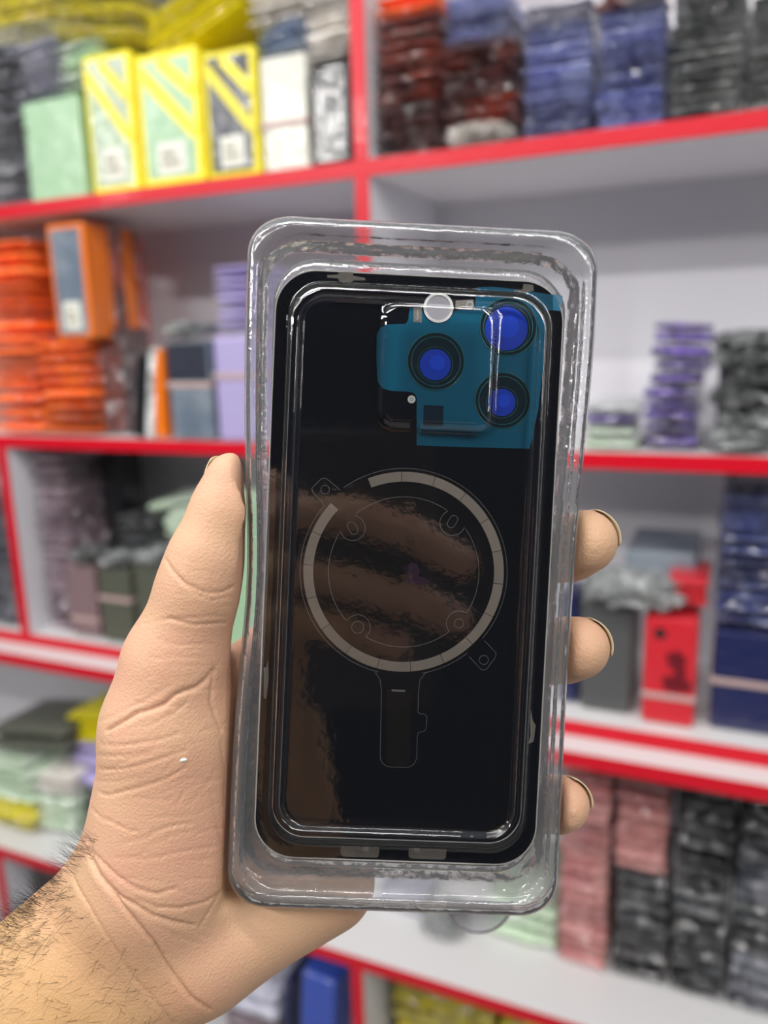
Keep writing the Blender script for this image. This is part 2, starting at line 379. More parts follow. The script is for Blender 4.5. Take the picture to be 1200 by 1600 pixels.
stack(76, 212, -22, zt3, .03, 6, ['yellow_side'], .16, 'yellow edged package lying flat', 'middle yellow pile', 'yellow packages lying, middle pile', yref=30, roll=.16, name='phone_case_package')
stack(218, 385, -30, P(300, 62, .03)[2], .03, 5, ['yellow', 'yellow_side', 'yellow', 'yellow_side', 'yellow'], .16, 'yellow edged package lying tilted', 'right yellow pile', 'yellow packages lying, right pile', yref=30, roll=-.32, name='phone_case_package')
stack(-60, 72, -20, P(20, 40, .06)[2], .06, 5, ['yellow_side'], .14, 'yellow edged package lying flat', 'left yellow pile above dark stack', 'yellow packages lying, left pile', yref=20, roll=.02, name='phone_case_package')
# --- middle left compartment
stack(-30, 46, 370, T2, .012, 16, 'orange', .17, 'orange phone case pouch', 'left orange stack under mint package', 'orange pouches, leftmost stack', yref=520)
a0 = stack(58, 134, 532, T2, .010, 8, 'orange', .17, 'orange phone case pouch', 'right orange stack under amber packages', 'orange pouches, right stack', yref=600)
for k_ in range(5):
    pos = ['frontmost', 'second', 'third', 'fourth', 'rearmost'][k_]
    x0 = P(80, 440, .01)[0]; x1 = P(137, 440, .01)[0]; z1 = P(110, 348, .01)[2]
    package(x0, x1, a0[3]+.001, z1, .010+k_*.029, .0285, ['orange_amber', 'orange_amber', 'rust', 'orange_amber', 'rust'][k_], 'amber orange upright package, %s of five atop the orange stack' % pos, group='amber packages on the orange stack', round_=.004, **(dict(win='steelblue', sticker=True) if k_ == 0 else {}))
pkg(150, 192, 512, T2, .05, .08, 'maroon', 'dark maroon upright package in shadow beside the orange stack', yref=600)
pkg(199, 214, 545, T2, .012, .11, 'blackbox', 'thin glossy black case leaning right of the orange stack', yref=600, lean=.16)
pkg(217, 231, 540, T2, .012, .11, 'clearfoil', 'thin silvery wrapped case leaning beside the black one', yref=600, lean=.16)
pkg(234, 252, 545, T2, .014, .10, 'orange_amber', 'narrow orange case standing between silvery and grey ones', yref=600, lean=.05)
pk = pkg(264, 330, 532, T2, .006, .09, 'steelblue', 'blue-grey package with black upper half and pinkish band', yref=620, band=.56)
W_ = P(330, 620, .006)[0]-P(264, 620, .006)[0]; H_ = P(297, 532, .006)[2]-T2
link('dark_upper_panel', boxmesh('dark_upper_panel', -W_*.46, W_*.46, -.0008, .003, H_*.6, H_*.97, .0002, 1), M['slate'], pk)
crumple(286, 516, .01, .040, .05, .014, 'clearfoil', 'crumpled clear wrapper lying on the blue-grey banded package', 5, zb=P(297, 530, .006)[2]+.001)
z5 = P(360, 522, .006)[2]
pkg(336, 392, 524, T2, .006, .09, 'lavender', 'smooth lavender upright package with pale band beside the tray', yref=600, band=.62)
stack(334, 392, 412, z5+.0025, .008, 9, 'lavender', .12, 'lavender pouch', 'on the smooth lavender package', 'lavender pouches beside the tray', yref=470)
# --- middle right compartment
stack(908, 996, 632, T2, .02, 4, ['palegreen', 'purple', 'clearfoil'], .15, ['pale green foil pouch', 'purple foil pouch', 'silvery foil pouch', 'silvery foil pouch'], 'low pile right of the tray', 'pouches in the low pile', yref=670)
stack(1006, 1092, 580, T2, .020, 6, 'purple', .15, 'purple foil pouch', 'tall shiny purple stack', 'purple foil pouches', yref=640, jit=.005)
zq = P(1050, 579, .02)[2]
stack(1022, 1118, 502, zq, .018, 4, 'purple', .15, 'bright violet foil pouch', 'resting on the purple stack', 'violet foil pouches on top', yref=540, roll=.05, jit=.005)
for i, (px, py, sx, sz) in enumerate([(1160, 685, .048, .014), (1178, 655, .044, .013), (1160, 622, .042, .013), (1185, 592, .045, .013), (1165, 560, .042, .013), (1175, 533, .048, .012)]):
    crumple(px, py, .03, sx, .06, sz*1.25, 'smokefoil', 'smoky grey foil bag, %s, in the pile right of purple stack' % ORD[i].replace('lowest', 'lowest' if i == 0 else 'lowest'), 20+i, group='smoky foil bags in the right pile')
pkg(1122, 1240, 545, T2, .10, .08, 'blackbox', 'black block put in for the dark gap behind the smoky foil bags', yref=600)  # black block added as the dark gap between the piles
# --- lower left compartment (third shelf)
stack(-60, 24, 775, T3, .014, 13, 'darkgrey', .15, 'dark blue-grey pouch', 'stack left of the left divider', 'dark pouches left of the divider', yref=870)
stack(62, 106, 712, T3, .030, 18, 'mauve', .15, 'mauve foil pouch', 'mauve stack by left divider', 'mauve foil pouches', yref=850)
pkg(118, 190, 712, T3, .13, .07, 'blackbox', 'tall dark block standing in for the deep side of the mauve stack', yref=800)  # added block giving the mauve stack its dark deep side
pkg(108, 150, 884, T3, .022, .09, 'mauve_box', 'smooth mauve package with pinkish band standing right of mauve stack', yref=940, band=.25)
pkg(156, 204, 890, T3, .018, .09, 'olive', 'dark olive package with pale band standing beside the mauve package', yref=940, band=.6)
pkg(212, 290, 885, T3, .018, .09, 'olive', 'dark olive package standing behind the thumb', yref=940)
for i, (px, py, sx, mm) in enumerate([(130, 870, .03, 'smokefoil'), (180, 872, .035, 'smokefoil'), (236, 868, .04, 'smokefoil')]):
    crumple(px, py, .03, sx, .05, .014, mm, 'smoky clear wrapper crumpled on top of the %s' % ['smooth mauve package', 'left olive package', 'olive package behind the thumb'][i], 40+i, zb=P(px, [884, 890, 885][i], .02)[2]+.001)
zz = P(240, 858, .06)[2]
stack(180, 300, 800, zz, .08, 4, ['black'], .12, 'flat black case', 'dark pile behind the thumb', 'flat black cases', yref=820, roll=-.12)
stack(225, 300, 775, P(250, 798, .08)[2], .07, 1, ['palegreen'], .12, 'pale green flat case on black pile', 'behind the thumb', None, yref=780, roll=-.22)
pkg(300, 352, 770, T3, .10, .05, 'blackbox', 'black upright case half hidden behind the thumb', yref=830)
pkg(332, 420, 770, T3, .022, .06, 'mint', 'light green upright package between the thumb and the tray', yref=900)
crumple(288, 820, .04, .04, .05, .03, 'palegreen', 'pale green and clear wrapper beside the thumb knuckle', 61)
# --- lower right compartment (third shelf)
pkg(872, 904, 925, T3, .05, .06, 'navy_box', 'deep blue case edge between the fingers and grey package', yref=1000)
pkg(908, 988, 942, T3, .040, .10, 'greybox', 'matte dark grey package standing left of the red case', yref=1030)
pkg(1004, 1088, 965, T3, .028, .10, 'redcase', 'bright red phone case package with dark dragon print and band', yref=1050, band=.27, camera_hole=True, marks=[(.12, .62, .16, .07), (.14, .40, .24, .07), (.22, .52, .08, .06)])
stack(1040, 1106, 905, P(1070, 962, .028)[2]+.004, .045, 3, 'redcase', .10, 'red foil pouch', 'on the red dragon package', 'red foil pouches', yref=930)
crumple(985, 928, .03, .075, .05, .026, 'clearfoil', 'large crumpled silvery plastic bag over the grey and red packages', 71, zb=P(985, 955, .03)[2])
package(P(972, 900, .08)[0], P(1088, 900, .08)[0], P(1030, 928, .08)[2], P(1030, 868, .08)[2], .10, .14, 'steelblue', 'blue-grey box lying behind the crumpled silvery bag')
pkg(1112, 1250, 992, T3, .040, .08, 'navy_box', 'navy blue upright package with pinkish band under the navy stack', yref=1060, band=.5, win=None)
stack(1122, 1260, 752, P(1180, 990, .04)[2]+.002, .044, 14, 'navy', .12, 'navy blue foil pouch', 'stack on navy package', 'navy foil pouches', yref=870)
# --- bottom right compartment (fourth shelf)
stack(874, 950, 1192, T4, .06, 19, 'pink', .15, 'dusty pink pouch', 'tall pink stack', 'dusty pink pouches, tall stack', yref=1350)
b0 = stack(962, 1042, 1368, T4, .06, 8, 'black', .15, 'glossy black pouch', 'short black stack under pink pouches', 'black pouches under the pink ones', yref=1440)
stack(960, 1044, 1208, b0[3], .06, 9, 'pink', .15, 'rose pink pouch', 'on the short black stack', 'rose pink pouches over black ones', yref=1290)
stack(1052, 1140, 1225, T4, .06, 17, 'black', .15, 'glossy black pouch', 'tall black stack', 'black pouches, tall stack', yref=1380)
stack(1148, 1250, 1240, T4, .06, 16, ['darkgrey', 'black', 'darkgrey', 'black'], .15, 'dark grey glossy pouch', 'rightmost stack, bottom shelf', 'dark grey pouches at right', yref=1400)
stack(760, 868, 1395, T4, .07, 4, 'palegreen', .15, 'whitish green foil pouch', 'low pile beside the pull tab', 'whitish green pouches', yref=1430)
pkg(590, 660, 1400, T4, .07, .08, 'lavfoil', 'pale blue wrapped package below the tray near the divider', yref=1430)
crumple(690, 1438, .05, .04, .05, .018, 'clearfoil', 'small crumpled clear wrapper left of the pull tab', 81, zb=T4)
# under the fourth shelf
stack(612, 770, 1512, T5, .02, 12, 'yellowfoil', .16, 'yellow foil pouch', 'left yellow stack in lowest compartment', 'yellow foil pouches, left', yref=1580)
stack(778, 955, 1560, T5, .02, 11, 'yellowfoil', .16, 'yellow foil pouch', 'right yellow stack in lowest compartment', 'yellow foil pouches, right', yref=1600)
# left of the lower divider
pkg(448, 500, 1518, T5, -.01, .08, 'bluecase', 'glossy blue package leaning beside the lower red divider', yref=1540, lean=.09)
pkg(424, 436, 1528, T5, .01, .08, 'navy_box', 'dark navy case standing left of the glossy blue package', yref=1540, lean=.08)
stack(345, 430, 1545, T5, .01, 8, ['cream', 'mauve', 'lavfoil'], .15, 'pale mixed wrapped pouch', 'pile right of the wrist', 'pale pouches beside the wrist', yref=1580)
# fourth shelf, left of the hand
s0 = stack(-70, 42, 1190, T4, .000, 7, ['yellow_side', 'palegreen', 'palegreen'], .15, ['yellow edged package lying flat', 'pale green package lying flat'], 'left pile beside the palm', 'flat packages beside the palm', yref=1250, roll=-.05, zadd=.007, jit=.006, name='phone_case_package')
stack(50, 108, 1215, T4, .02, 5, ['palegreen', 'cream'], .13, 'pale green wrapped pouch', 'small pile nearest the palm', 'pale pouches nearest the palm', yref=1250, roll=-.05, zadd=.006)
stack(112, 175, 1165, T4, .06, 6, ['black', 'lavender'], .13, ['black flat case', 'lavender flat case'], 'pile against the palm edge', 'flat cases against the palm', yref=1210)
stack(100, 190, 1118, P(140, 1163, .06)[2], .06, 3, ['yellow'], .13, 'yellow package lying flat', 'on the lavender cases', 'yellow packages by the palm', yref=1140, roll=-.15, name='phone_case_package')
stack(-20, 95, 1140, s0[3]+.022, .02, 2, ['olive'], .14, 'dark grey flat package', 'on the left flat pile', 'dark packages on the flat pile', yref=1160, roll=-.14, name='phone_case_package')
pkg(56, 130, 1345, T5, .0, .10, 'blackbox', 'black box standing under the left shelf beside the forearm', yref=1400)

# ------------------------------------------------------------------ tray frame (mm, local: x right, y up, z towards viewer)
Q = (5.884, -14.907, -197.367, .0369, .023, -.0455)
def rot3(a, b, c):
    return Matrix.Rotation(c, 3, 'Z') @ Matrix.Rotation(a, 3, 'X') @ Matrix.Rotation(b, 3, 'Y')
TR = rot3(*Q[3:]); TRn = np.array(TR); TO = np.array(Q[:3])
def loc(px, py, h=0.0):
    d = np.array([(px-600)/FPX, -(py-800)/FPX, -1.0]); n = TRn[:, 2]; o = TO+n*h
    return (TRn.T @ (d*((o@n)/(d@n))-o))[:2]
MM = Matrix.Scale(.001, 4)
TRAYW = CW @ MM @ (Matrix.Translation(Q[:3]) @ TR.to_4x4())

# clear plastic: straight-through transmission with Fresnel gloss
def clear(name, tint=(.985, .987, .99), rough=.04, extra=.0, bump=.15, bscale=.35, haze=.004, ior=1.5):
    m, t, b = nodes(name); t.nodes.remove(b)
    o = t.nodes['Material Output']; tr = t.nodes.new('ShaderNodeBsdfTransparent'); gl = t.nodes.new('ShaderNodeBsdfGlossy'); mx = t.nodes.new('ShaderNodeMixShader')
    fr = t.nodes.new('ShaderNodeFresnel'); fr.inputs['IOR'].default_value = ior
    tr.inputs[0].default_value = (*tint, 1); gl.inputs['Color'].default_value = (1, 1, 1, 1); gl.inputs['Roughness'].default_value = rough
    ad = t.nodes.new('ShaderNodeMath'); ad.operation = 'ADD'; ad.inputs[1].default_value = extra; ad.use_clamp = True
    t.links.new(fr.outputs[0], ad.inputs[0]); t.links.new(ad.outputs[0], mx.inputs[0])
    t.links.new(tr.outputs[0], mx.inputs[1]); t.links.new(gl.outputs[0], mx.inputs[2])
    # whitish diffuse haze mixed in to imitate pale reflections in the plastic
    df = t.nodes.new('ShaderNodeBsdfDiffuse'); df.inputs[0].default_value = (.88, .90, .93, 1); m2 = t.nodes.new('ShaderNodeMixShader')
    tcn = t.nodes.new('ShaderNodeTexCoord'); n = t.nodes.new('ShaderNodeTexNoise'); n.inputs['Scale'].default_value = bscale; n.inputs['Detail'].default_value = 3
    t.links.new(tcn.outputs['Object'], n.inputs['Vector'])
    bp = t.nodes.new('ShaderNodeBump'); bp.inputs['Strength'].default_value = bump; bp.inputs['Distance'].default_value = .001
    t.links.new(n.outputs['Fac'], bp.inputs['Height']); t.links.new(bp.outputs[0], gl.inputs['Normal']); t.links.new(bp.outputs[0], fr.inputs['Normal'])
    m2.inputs[0].default_value = haze
    t.links.new(mx.outputs[0], m2.inputs[1]); t.links.new(df.outputs[0], m2.inputs[2]); t.links.new(m2.outputs[0], o.inputs[0])
    return m
M['clear'] = clear('clear_plastic', bump=.05, rough=.03)
M['clear_wall'] = clear('clear_plastic_wall', haze=.045, rough=.07, bump=.3, ior=1.42)
M['clear_tab'] = clear('clear_plastic_tab', (.84, .84, .86), .10, .03, .4, haze=.16)

def rring(hw, hh, r, N=26):
    """rounded rectangle, constant point count"""
    pts = []
    r = max(min(r, hw-.05, hh-.05), .3)
    cs = [(hw-r, hh-r, 0), (-(hw-r), hh-r, 90), (-(hw-r), -(hh-r), 180), (hw-r, -(hh-r), 270)]
    for i, (cx, cy_, a0) in enumerate(cs):
        for j in range(13):
            a = math.radians(a0+90*j/12); pts.append((cx+r*math.cos(a), cy_+r*math.sin(a)))
        nx_, ny_, a1 = cs[(i+1) % 4]
        a = math.radians(a0+90); p = (cx+r*math.cos(a), cy_+r*math.sin(a)); q = (nx_+r*math.cos(a), ny_+r*math.sin(a))
        n = 60 if i in (1, 3) else 30
        n = 90 if i in (1, 3) else 44
        for j in range(1, n): pts.append((p[0]+(q[0]-p[0])*j/n, p[1]+(q[1]-p[1])*j/n))
    return pts
def squeeze(x, y, z):
    if abs(x) > 33:
        k = min(1, (abs(x)-33)/6)
        if x < 0: x += k*(2.0*math.exp(-((y+4)/26)**2) - 1.0*math.exp(-((y-70)/30)**2))
        else: x += k*(1.6*math.exp(-((y-62)/34)**2) - .5*math.exp(-((y+30)/40)**2))
    return x, y, z
def sdrr(x, y, cx, cy_, hw, hh, r):
    dx = abs(x-cx)-hw+r; dy = abs(y-cy_)-hh+r
    return math.hypot(max(dx, 0), max(dy, 0))+min(max(dx, dy), 0)-r
# camera zone pressed into the lid
b1a = loc(604, 476, 2); b1b = loc(764, 668, 2); b2b = loc(836, 476, 2)
BX = ((b1a[0]+b1b[0])/2, (b1a[1]+b1b[1])/2, (b1b[0]-b1a[0])/2, (b1a[1]-b1b[1])/2)
NB = (loc(505, 1350)[0], loc(742, 1350)[0], -75.2)
def lid_extra(x, y):
    z = 0
    d = sdrr(x, y, *BX, 3.0)
    z += 1.3/(1+math.exp(max(-30, min(30, d/.28))))+.5*math.exp(-((d-.2)/.7)**2)
    d2 = sdrr(x, y, (NB[0]+NB[1])/2, NB[2], (NB[1]-NB[0])/2, 1.5, 1.4)
    z += .9/(1+math.exp(max(-30, min(30, d2/.25))))
    return z
rings = [(42.3, 85.9, 9, -7), (42.2, 85.8, 9, -5.6), (41.9, 85.6, 9, -3.5), (41.5, 85.2, 9, -1), (41.1, 84.7, 9, 1), (40.7, 84.1, 9, 2.2), (40.2, 83.5, 9, 3.1), (39.6, 82.8, 9, 3.7), (39.0, 82.0, 9, 3.9), (38.5, 81.2, 9, 3.8), (38.1, 80.6, 9, 3.3), (37.8, 80.2, 9, 2.5), (37.6, 79.9, 9, 1.9), (37.4, 79.3, 9, 1.6),
         (37.1, 77.6, 9.5, 1.5), (36.9, 76.9, 10, 1.4), (36.6, 76.2, 10, 1.0), (36.3, 75.4, 10, .9), (35.7, 74.2, 10, .8), (34.9, 72.6, 10, .8), (33.6, 71.2, 10, .8), (32.4, 70.0, 9, .8), (32.0, 69.6, 9, .9), (31.7, 69.2, 9, 1.3), (31.4, 68.8, 8.6, 2.1), (31.1, 68.4, 8.4, 2.7), (30.7, 67.9, 8, 3.1), (30.2, 67.4, 7.6, 3.3), (29.6, 66.8, 7.2, 3.3), (29.1, 66.3, 6.8, 3.1), (28.7, 65.9, 6.4, 2.6), (28.4, 65.6, 6, 2.1), (28.1, 65.3, 5.8, 1.8), (27.6, 64.8, 5.4, 1.7)]
x_ = 27.0
while x_ > .6:
    rings.append((x_, x_+37.2, 4.8, 1.7)); x_ -= .62
verts, faces = [], []
Np = len(rring(40, 80, 8))
for (hw, hh, r, z) in rings:
    for (x, y) in rring(hw, hh, r):
        zz_ = z
        if hw < 37.9: zz_ += lid_extra(x, y) if hw < 31.5 or y < -71 else 0
        if y < -50 and hw < 33: y += min(1, (33-hw)/2)*1.8*min(1, (-50-y)/8)
        verts.append(squeeze(x, y, zz_))
for i in range(len(rings)-1):
    for j in range(Np):
        a, b = i*Np+j, i*Np+(j+1) % Np
        faces.append((a, b, b+Np, a+Np))
tray = thing('blister_tray', 'clear thermoformed plastic blister tray gripped by the hand around the dark phone back', 'plastic tray')
tray.matrix_world = TRAYW
def mod_solid(o, t, off=0.0):
    m = o.modifiers.new('thickness', 'SOLIDIFY'); m.thickness = t; m.offset = off
faces.append(tuple((len(rings)-1)*Np+j for j in range(Np)))
lid = link('tray_lid', pymesh('tray_lid', verts, faces, True), [M['clear'], M['clear_wall']], tray)
for p_ in lid.data.polygons:
    if p_.index < 19*Np: p_.material_index = 1
mod_solid(lid, .3)
rb = [(42.6, 86.2, 9.2, -7.35), (41.3, 84.9, 9, -7.4), (40.2, 83.6, 9, -7.5), (39.6, 82.7, 9, -7.9), (39.2, 82.0, 9, -8.8), (38.9, 81.5, 9, -10.5), (38.6, 81.0, 9, -12.5), (38.2, 80.4, 9, -14.2), (37.5, 79.5, 9, -15.1), (36.9, 78.6, 9, -15.3), (36.3, 77.8, 9, -14.9), (36.0, 77.2, 9, -13.6), (35.8, 76.6, 10, -9), (35.5, 76.0, 10, -3.2), (35.0, 75.2, 10, -2.2), (33.6, 73.5, 10, -1.7), (25, 66, 9, -1.6), (10, 50, 6, -1.6)]
verts, faces = [], []
for (hw, hh, r, z) in rb:
    for (x, y) in rring(hw, hh, r): verts.append(squeeze(x, y, z))
for i in range(len(rb)-1):
    for j in range(Np):
        a, b = i*Np+j, i*Np+(j+1) % Np
        faces.append((a, b, b+Np, a+Np))
faces.append(tuple((len(rb)-1)*Np+j for j in range(Np)))
base = link('tray_base', pymesh('tray_base', verts, faces, True), M['clear_wall'], tray); mod_solid(base, .3)
# pull tab
ta, tb = loc(697, 1430, -7), loc(800, 1437, -7); tcx, tr_ = (ta[0]+tb[0])/2, (tb[0]-ta[0])/2
tv = [(tcx+tr_*math.cos(a)*(1+.0), -85.6-(.8 if False else 0)+tr_*math.sin(a)*1.02, -7.2) for a in [math.pi+math.pi*i/40 for i in range(41)]]
tv_in = [(tcx+(v[0]-tcx)*.93, -85.6+(v[1]+85.6)*.93, -7.2) for v in tv]
n_ = len(tv)
vs = tv+tv_in+[(v[0], v[1], -6.6) for v in tv_in]+[(tcx, -85.6, -6.9)]
fs = [(i, i+1, n_+i+1, n_+i) for i in range(n_-1)]+[(n_+i, n_+i+1, 2*n_+i+1, 2*n_+i) for i in range(n_-1)]+[(2*n_+i, 2*n_+i+1, 3*n_) for i in range(n_-1)]
tab = link('pull_tab', pymesh('pull_tab', vs, fs), M['clear_tab'], tray); mod_solid(tab, .35)
def tube(name, pts, rad, m, parent, closed=False, seg=6):
    cu = bpy.data.curves.new(name, 'CURVE'); cu.dimensions = '3D'; cu.bevel_depth = rad; cu.bevel_resolution = 2
    s = cu.splines.new('POLY'); s.points.add(len(pts)-1)
    for i, p in enumerate(pts): s.points[i].co = (*p, 1)
    s.use_cyclic_u = closed
    o = bpy.data.objects.new(name, cu); dg = bpy.context.evaluated_depsgraph_get()
    C.objects.link(o); bpy.context.view_layer.update()
    me = bpy.data.meshes.new_from_object(o.evaluated_get(bpy.context.evaluated_depsgraph_get()))
    bpy.data.objects.remove(o); me.materials.clear(); me.polygons.foreach_set('use_smooth', [True]*len(me.polygons))
    return link(name, me, m, parent)
tube('tab_rim', [(v[0], v[1], -7.0) for v in tv], .28, M['clear_wall'], tab)
def joinmeshes(name, objs, parent, m):
    bm = bmesh.new()
    for o in objs: bm.from_mesh(o.data)
    me = bpy.data.meshes.new(name); bm.to_mesh(me); bm.free()
    for o in objs: bpy.data.objects.remove(o)
    me.polygons.foreach_set('use_smooth', [True]*len(me.polygons))
    return link(name, me, m, parent)

# ------------------------------------------------------------------ phone back glass
M['glass_black'] = mat('glass_black', (.0030, .0042, .009), .04, coat=0, spec=.85)
M['rim'] = mat('rim', (.72, .70, .66), .3)
M['film'] = mat('film', (.002, .115, .205), .25, spec=.4)
M['film_bright'] = mat('film_bright', (.02, .28, .50), .3)
M['film_dark'] = mat('film_dark', (.002, .018, .04), .25)
M['lens_blue'] = mat('lens_blue', (.002, .07, .75), .3)
M['lens_blue2'] = mat('lens_blue2', (.002, .045, .55), .3)
M['lens_ring'] = mat('lens_ring', (.002, .02, .03), .2, coat=.5)
M['lens_rim'] = mat('lens_rim', (.01, .14, .16), .25, coat=.5)
M['white_ring'] = mat('white_ring', (.82, .82, .80), .4)
M['magnet'] = mat('magnet', (.34, .30, .26), .42, metal=.2, var=.07)
M['seam'] = mat('seam', (.05, .045, .04), .5)
M['outline'] = mat('outline', (.40, .40, .40), .3, spec=.8)
M['metal_clip'] = mat('metal_clip', (.22, .20, .175), .35, metal=.3, bump=.3, bscale=3)
M['silver'] = mat('silver', (.45, .45, .44), .35, metal=.6)
M['stem_black'] = mat('stem_black', (.004, .003, .003), .35)
M['sticker_film'] = mat('sticker_film', (.007, .007, .009), .06, spec=.9)
M['dark_purple'] = mat('dark_purple', (.03, .006, .035), .4)

phone = thing('phone_back_glass', 'glossy black phone rear glass panel with blue camera film lying inside the clear tray', 'phone part')
phone.matrix_world = TRAYW
def prism(name, outline, z0, z1, m, parent, holes=(), bev=0):
    """flat piece from an outline (with round holes)"""
    bm = bmesh.new()
    def loopedges(pts):
        vs_ = [bm.verts.new((p[0], p[1], z0)) for p in pts]
        return [bm.edges.new((vs_[i], vs_[(i+1) % len(vs_)])) for i in range(len(vs_))]
    eds = loopedges(outline)
    for h in holes: eds += loopedges(h)
    bmesh.ops.triangle_fill(bm, edges=eds, use_beauty=True)
    bmesh.ops.recalc_face_normals(bm, faces=bm.faces)
    for f in bm.faces:
        if f.normal.z < 0: f.normal_flip()
    r_ = bmesh.ops.extrude_face_region(bm, geom=bm.faces[:])
    for g_ in r_['geom']:
        if isinstance(g_, bmesh.types.BMVert): g_.co.z = z1
    bmesh.ops.recalc_face_normals(bm, faces=bm.faces)
    me = bpy.data.meshes.new(name); bm.to_mesh(me); bm.free()
    return link(name, me, m, parent)
def circ(cx, cy_, r, n=48): return [(cx+r*math.cos(2*math.pi*i/n), cy_+r*math.sin(2*math.pi*i/n)) for i in range(n)]
hole = loc(685, 481)
W2, H2 = 35.0, 72.4
prism('glass_panel', rring(W2, H2, 9.8), -1.0, -.02, M['glass_black'], phone, [circ(hole[0], hole[1], 3.1)])
rr_o = rring(W2+.33, H2+.33, 10.1); rr_i = rring(W2+.02, H2+.02, 9.8)
prism('edge_rim', rr_o, -1.1, .06, M['rim'], phone, [rr_i])
prism('flash_ring', circ(*hole, 3.65), -.9, .30, M['white_ring'], phone, [circ(*hole, 3.02)])
film_px = [(745, 449), (770, 448), (796, 451), (815, 453), (852, 459), (864, 461), (864, 484), (853, 486), (850, 560), (841, 640), (827, 701), (740, 699), (651, 696), (651, 622), (648, 615), (640, 612), (612, 611), (598, 607), (590, 596), (588, 560), (589, 522), (594, 512), (606, 507), (634, 506), (638, 500), (640, 482), (658, 479), (661, 488), (664, 495), (670, 501), (678, 504.5), (686, 505), (694, 503.5), (701, 499), (707, 492), (710, 486), (722, 484), (741, 485)]
prism('camera_film', [tuple(loc(*p)) for p in film_px], .0, .06, M['film'], phone)
prism('film_tail', [tuple(loc(*p)) for p in [(863.6, 460), (879, 462), (877, 486), (863.6, 485)]], .0, .06, M['film_bright'], phone)
prism('film_patch', [tuple(loc(*p)) for p in [(662, 633), (693, 634), (692, 666), (661, 665)]], .05, .12, M['film_dark'], phone)
def lens(px, py, r, bx, by, br, mm):
    c = loc(px, py); q = loc(bx, by); s = 6.3
    rt = prism('camera_ring', circ(*c, r/s), .06, .16, M['lens_ring'], phone)
    for rr2, w2, mt in ((r/s, .13, 'lens_rim'), (r/s*.86, .10, 'lens_rim')):
        tube('ring_edge', [(x, y, .17) for x, y in circ(*c, rr2, 64)], w2, M[mt], rt, True)
    prism('lens_window', circ(*q, br/s), .15, .24, M[mm], rt)
    tube('window_edge', [(x, y, .22) for x, y in circ(*q, br/s+.5, 64)], .06, M['lens_rim'], rt, True)
    prism('lens_core', circ(*loc(bx+3, by-3), br*.5/s), .23, .28, M['lens_blue'], rt)
lens(681, 565, 44, 680, 570, 24, 'lens_blue2'); lens(794, 511, 44, 791, 514, 33, 'lens_blue2'); lens(785, 626, 43, 784, 629, 21, 'lens_blue2')
def rpoly(name, pxs, z0, z1, m, parent=None): return prism(name, [tuple(loc(*p)) for p in pxs], z0, z1, m, parent or phone)
rpoly('metal_clip', [(511, 430), (528, 429), (530, 425), (551, 425), (552, 431), (570, 434), (571, 438), (552, 438), (549, 441), (531, 440), (528, 435), (512, 434)], -.02, .08, M['metal_clip'])
rpoly('metal_clip', [(818, 444), (833, 445), (834, 454), (822, 457), (803, 456), (804, 453), (816, 453)], -.02, .08, M['metal_clip'])
rpoly('metal_clip', [(419, 1030), (420, 1060), (416, 1092), (412, 1090), (412, 1044), (416, 1042)], -.02, .08, M['metal_clip'])
rpoly('metal_clip', [(830, 1110), (832, 1125), (837, 1133), (834, 1158), (825, 1163), (829, 1150), (828, 1120)], -.02, .08, M['metal_clip'])
rpoly('contact_plate', [(646, 481), (659, 481), (659, 504), (646, 503)], -.02, .09, M['metal_clip'])
rpoly('contact_strip', [(651, 484), (654, 484), (654, 500), (651, 500)], .09, .13, M['silver'])
rpoly('contact_plate', [(712, 470), (739, 468), (741, 480), (736, 484), (711, 482)], -.02, .09, M['metal_clip'])
c_ = loc(734, 476); prism('screw_eyelet', circ(*c_, .95, 24), .08, .18, M['silver'], phone, [circ(*c_, .45, 24)])
c_ = loc(643, 624); prism('screw_eyelet', circ(*c_, .95, 24), .02, .16, M['white_ring'], phone, [circ(*c_, .42, 24)])
c_ = loc(643, 624); prism('microphone_dot', circ(*c_, .30, 20), .02, .16, M['white_ring'], phone)
for (x0, x1, y0, y1) in ((532, 593, 1312, 1338), (638, 698, 1316, 1341)):
    a_, b_ = loc(x0, y1), loc(x1, y0); cx, cy2 = (a_[0]+b_[0])/2, (a_[1]+b_[1])/2; hw, hh = (b_[0]-a_[0])/2, (b_[1]-a_[1])/2
    ol = [(cx+sx*(hw-.9)+.9*math.cos(math.radians(t)), cy2+sy_*(hh-.9)+.9*math.sin(math.radians(t))) for (sx, sy_, t0) in ((1, 1, 0), (-1, 1, 90), (-1, -1, 180), (1, -1, 270)) for t in range(t0, t0+91, 15)]
    pl = prism('clip_window', ol, -.02, .08, M['metal_clip'], phone)
    sx = cx+(.8 if x0 < 600 else -3.4)
    prism('clip_tongue', [(sx, cy2-hh*.3), (sx+1.4, cy2-hh*.3), (sx+1.4, cy2+hh*.98), (sx, cy2+hh*.98)], .08, .14, M['silver'], pl)
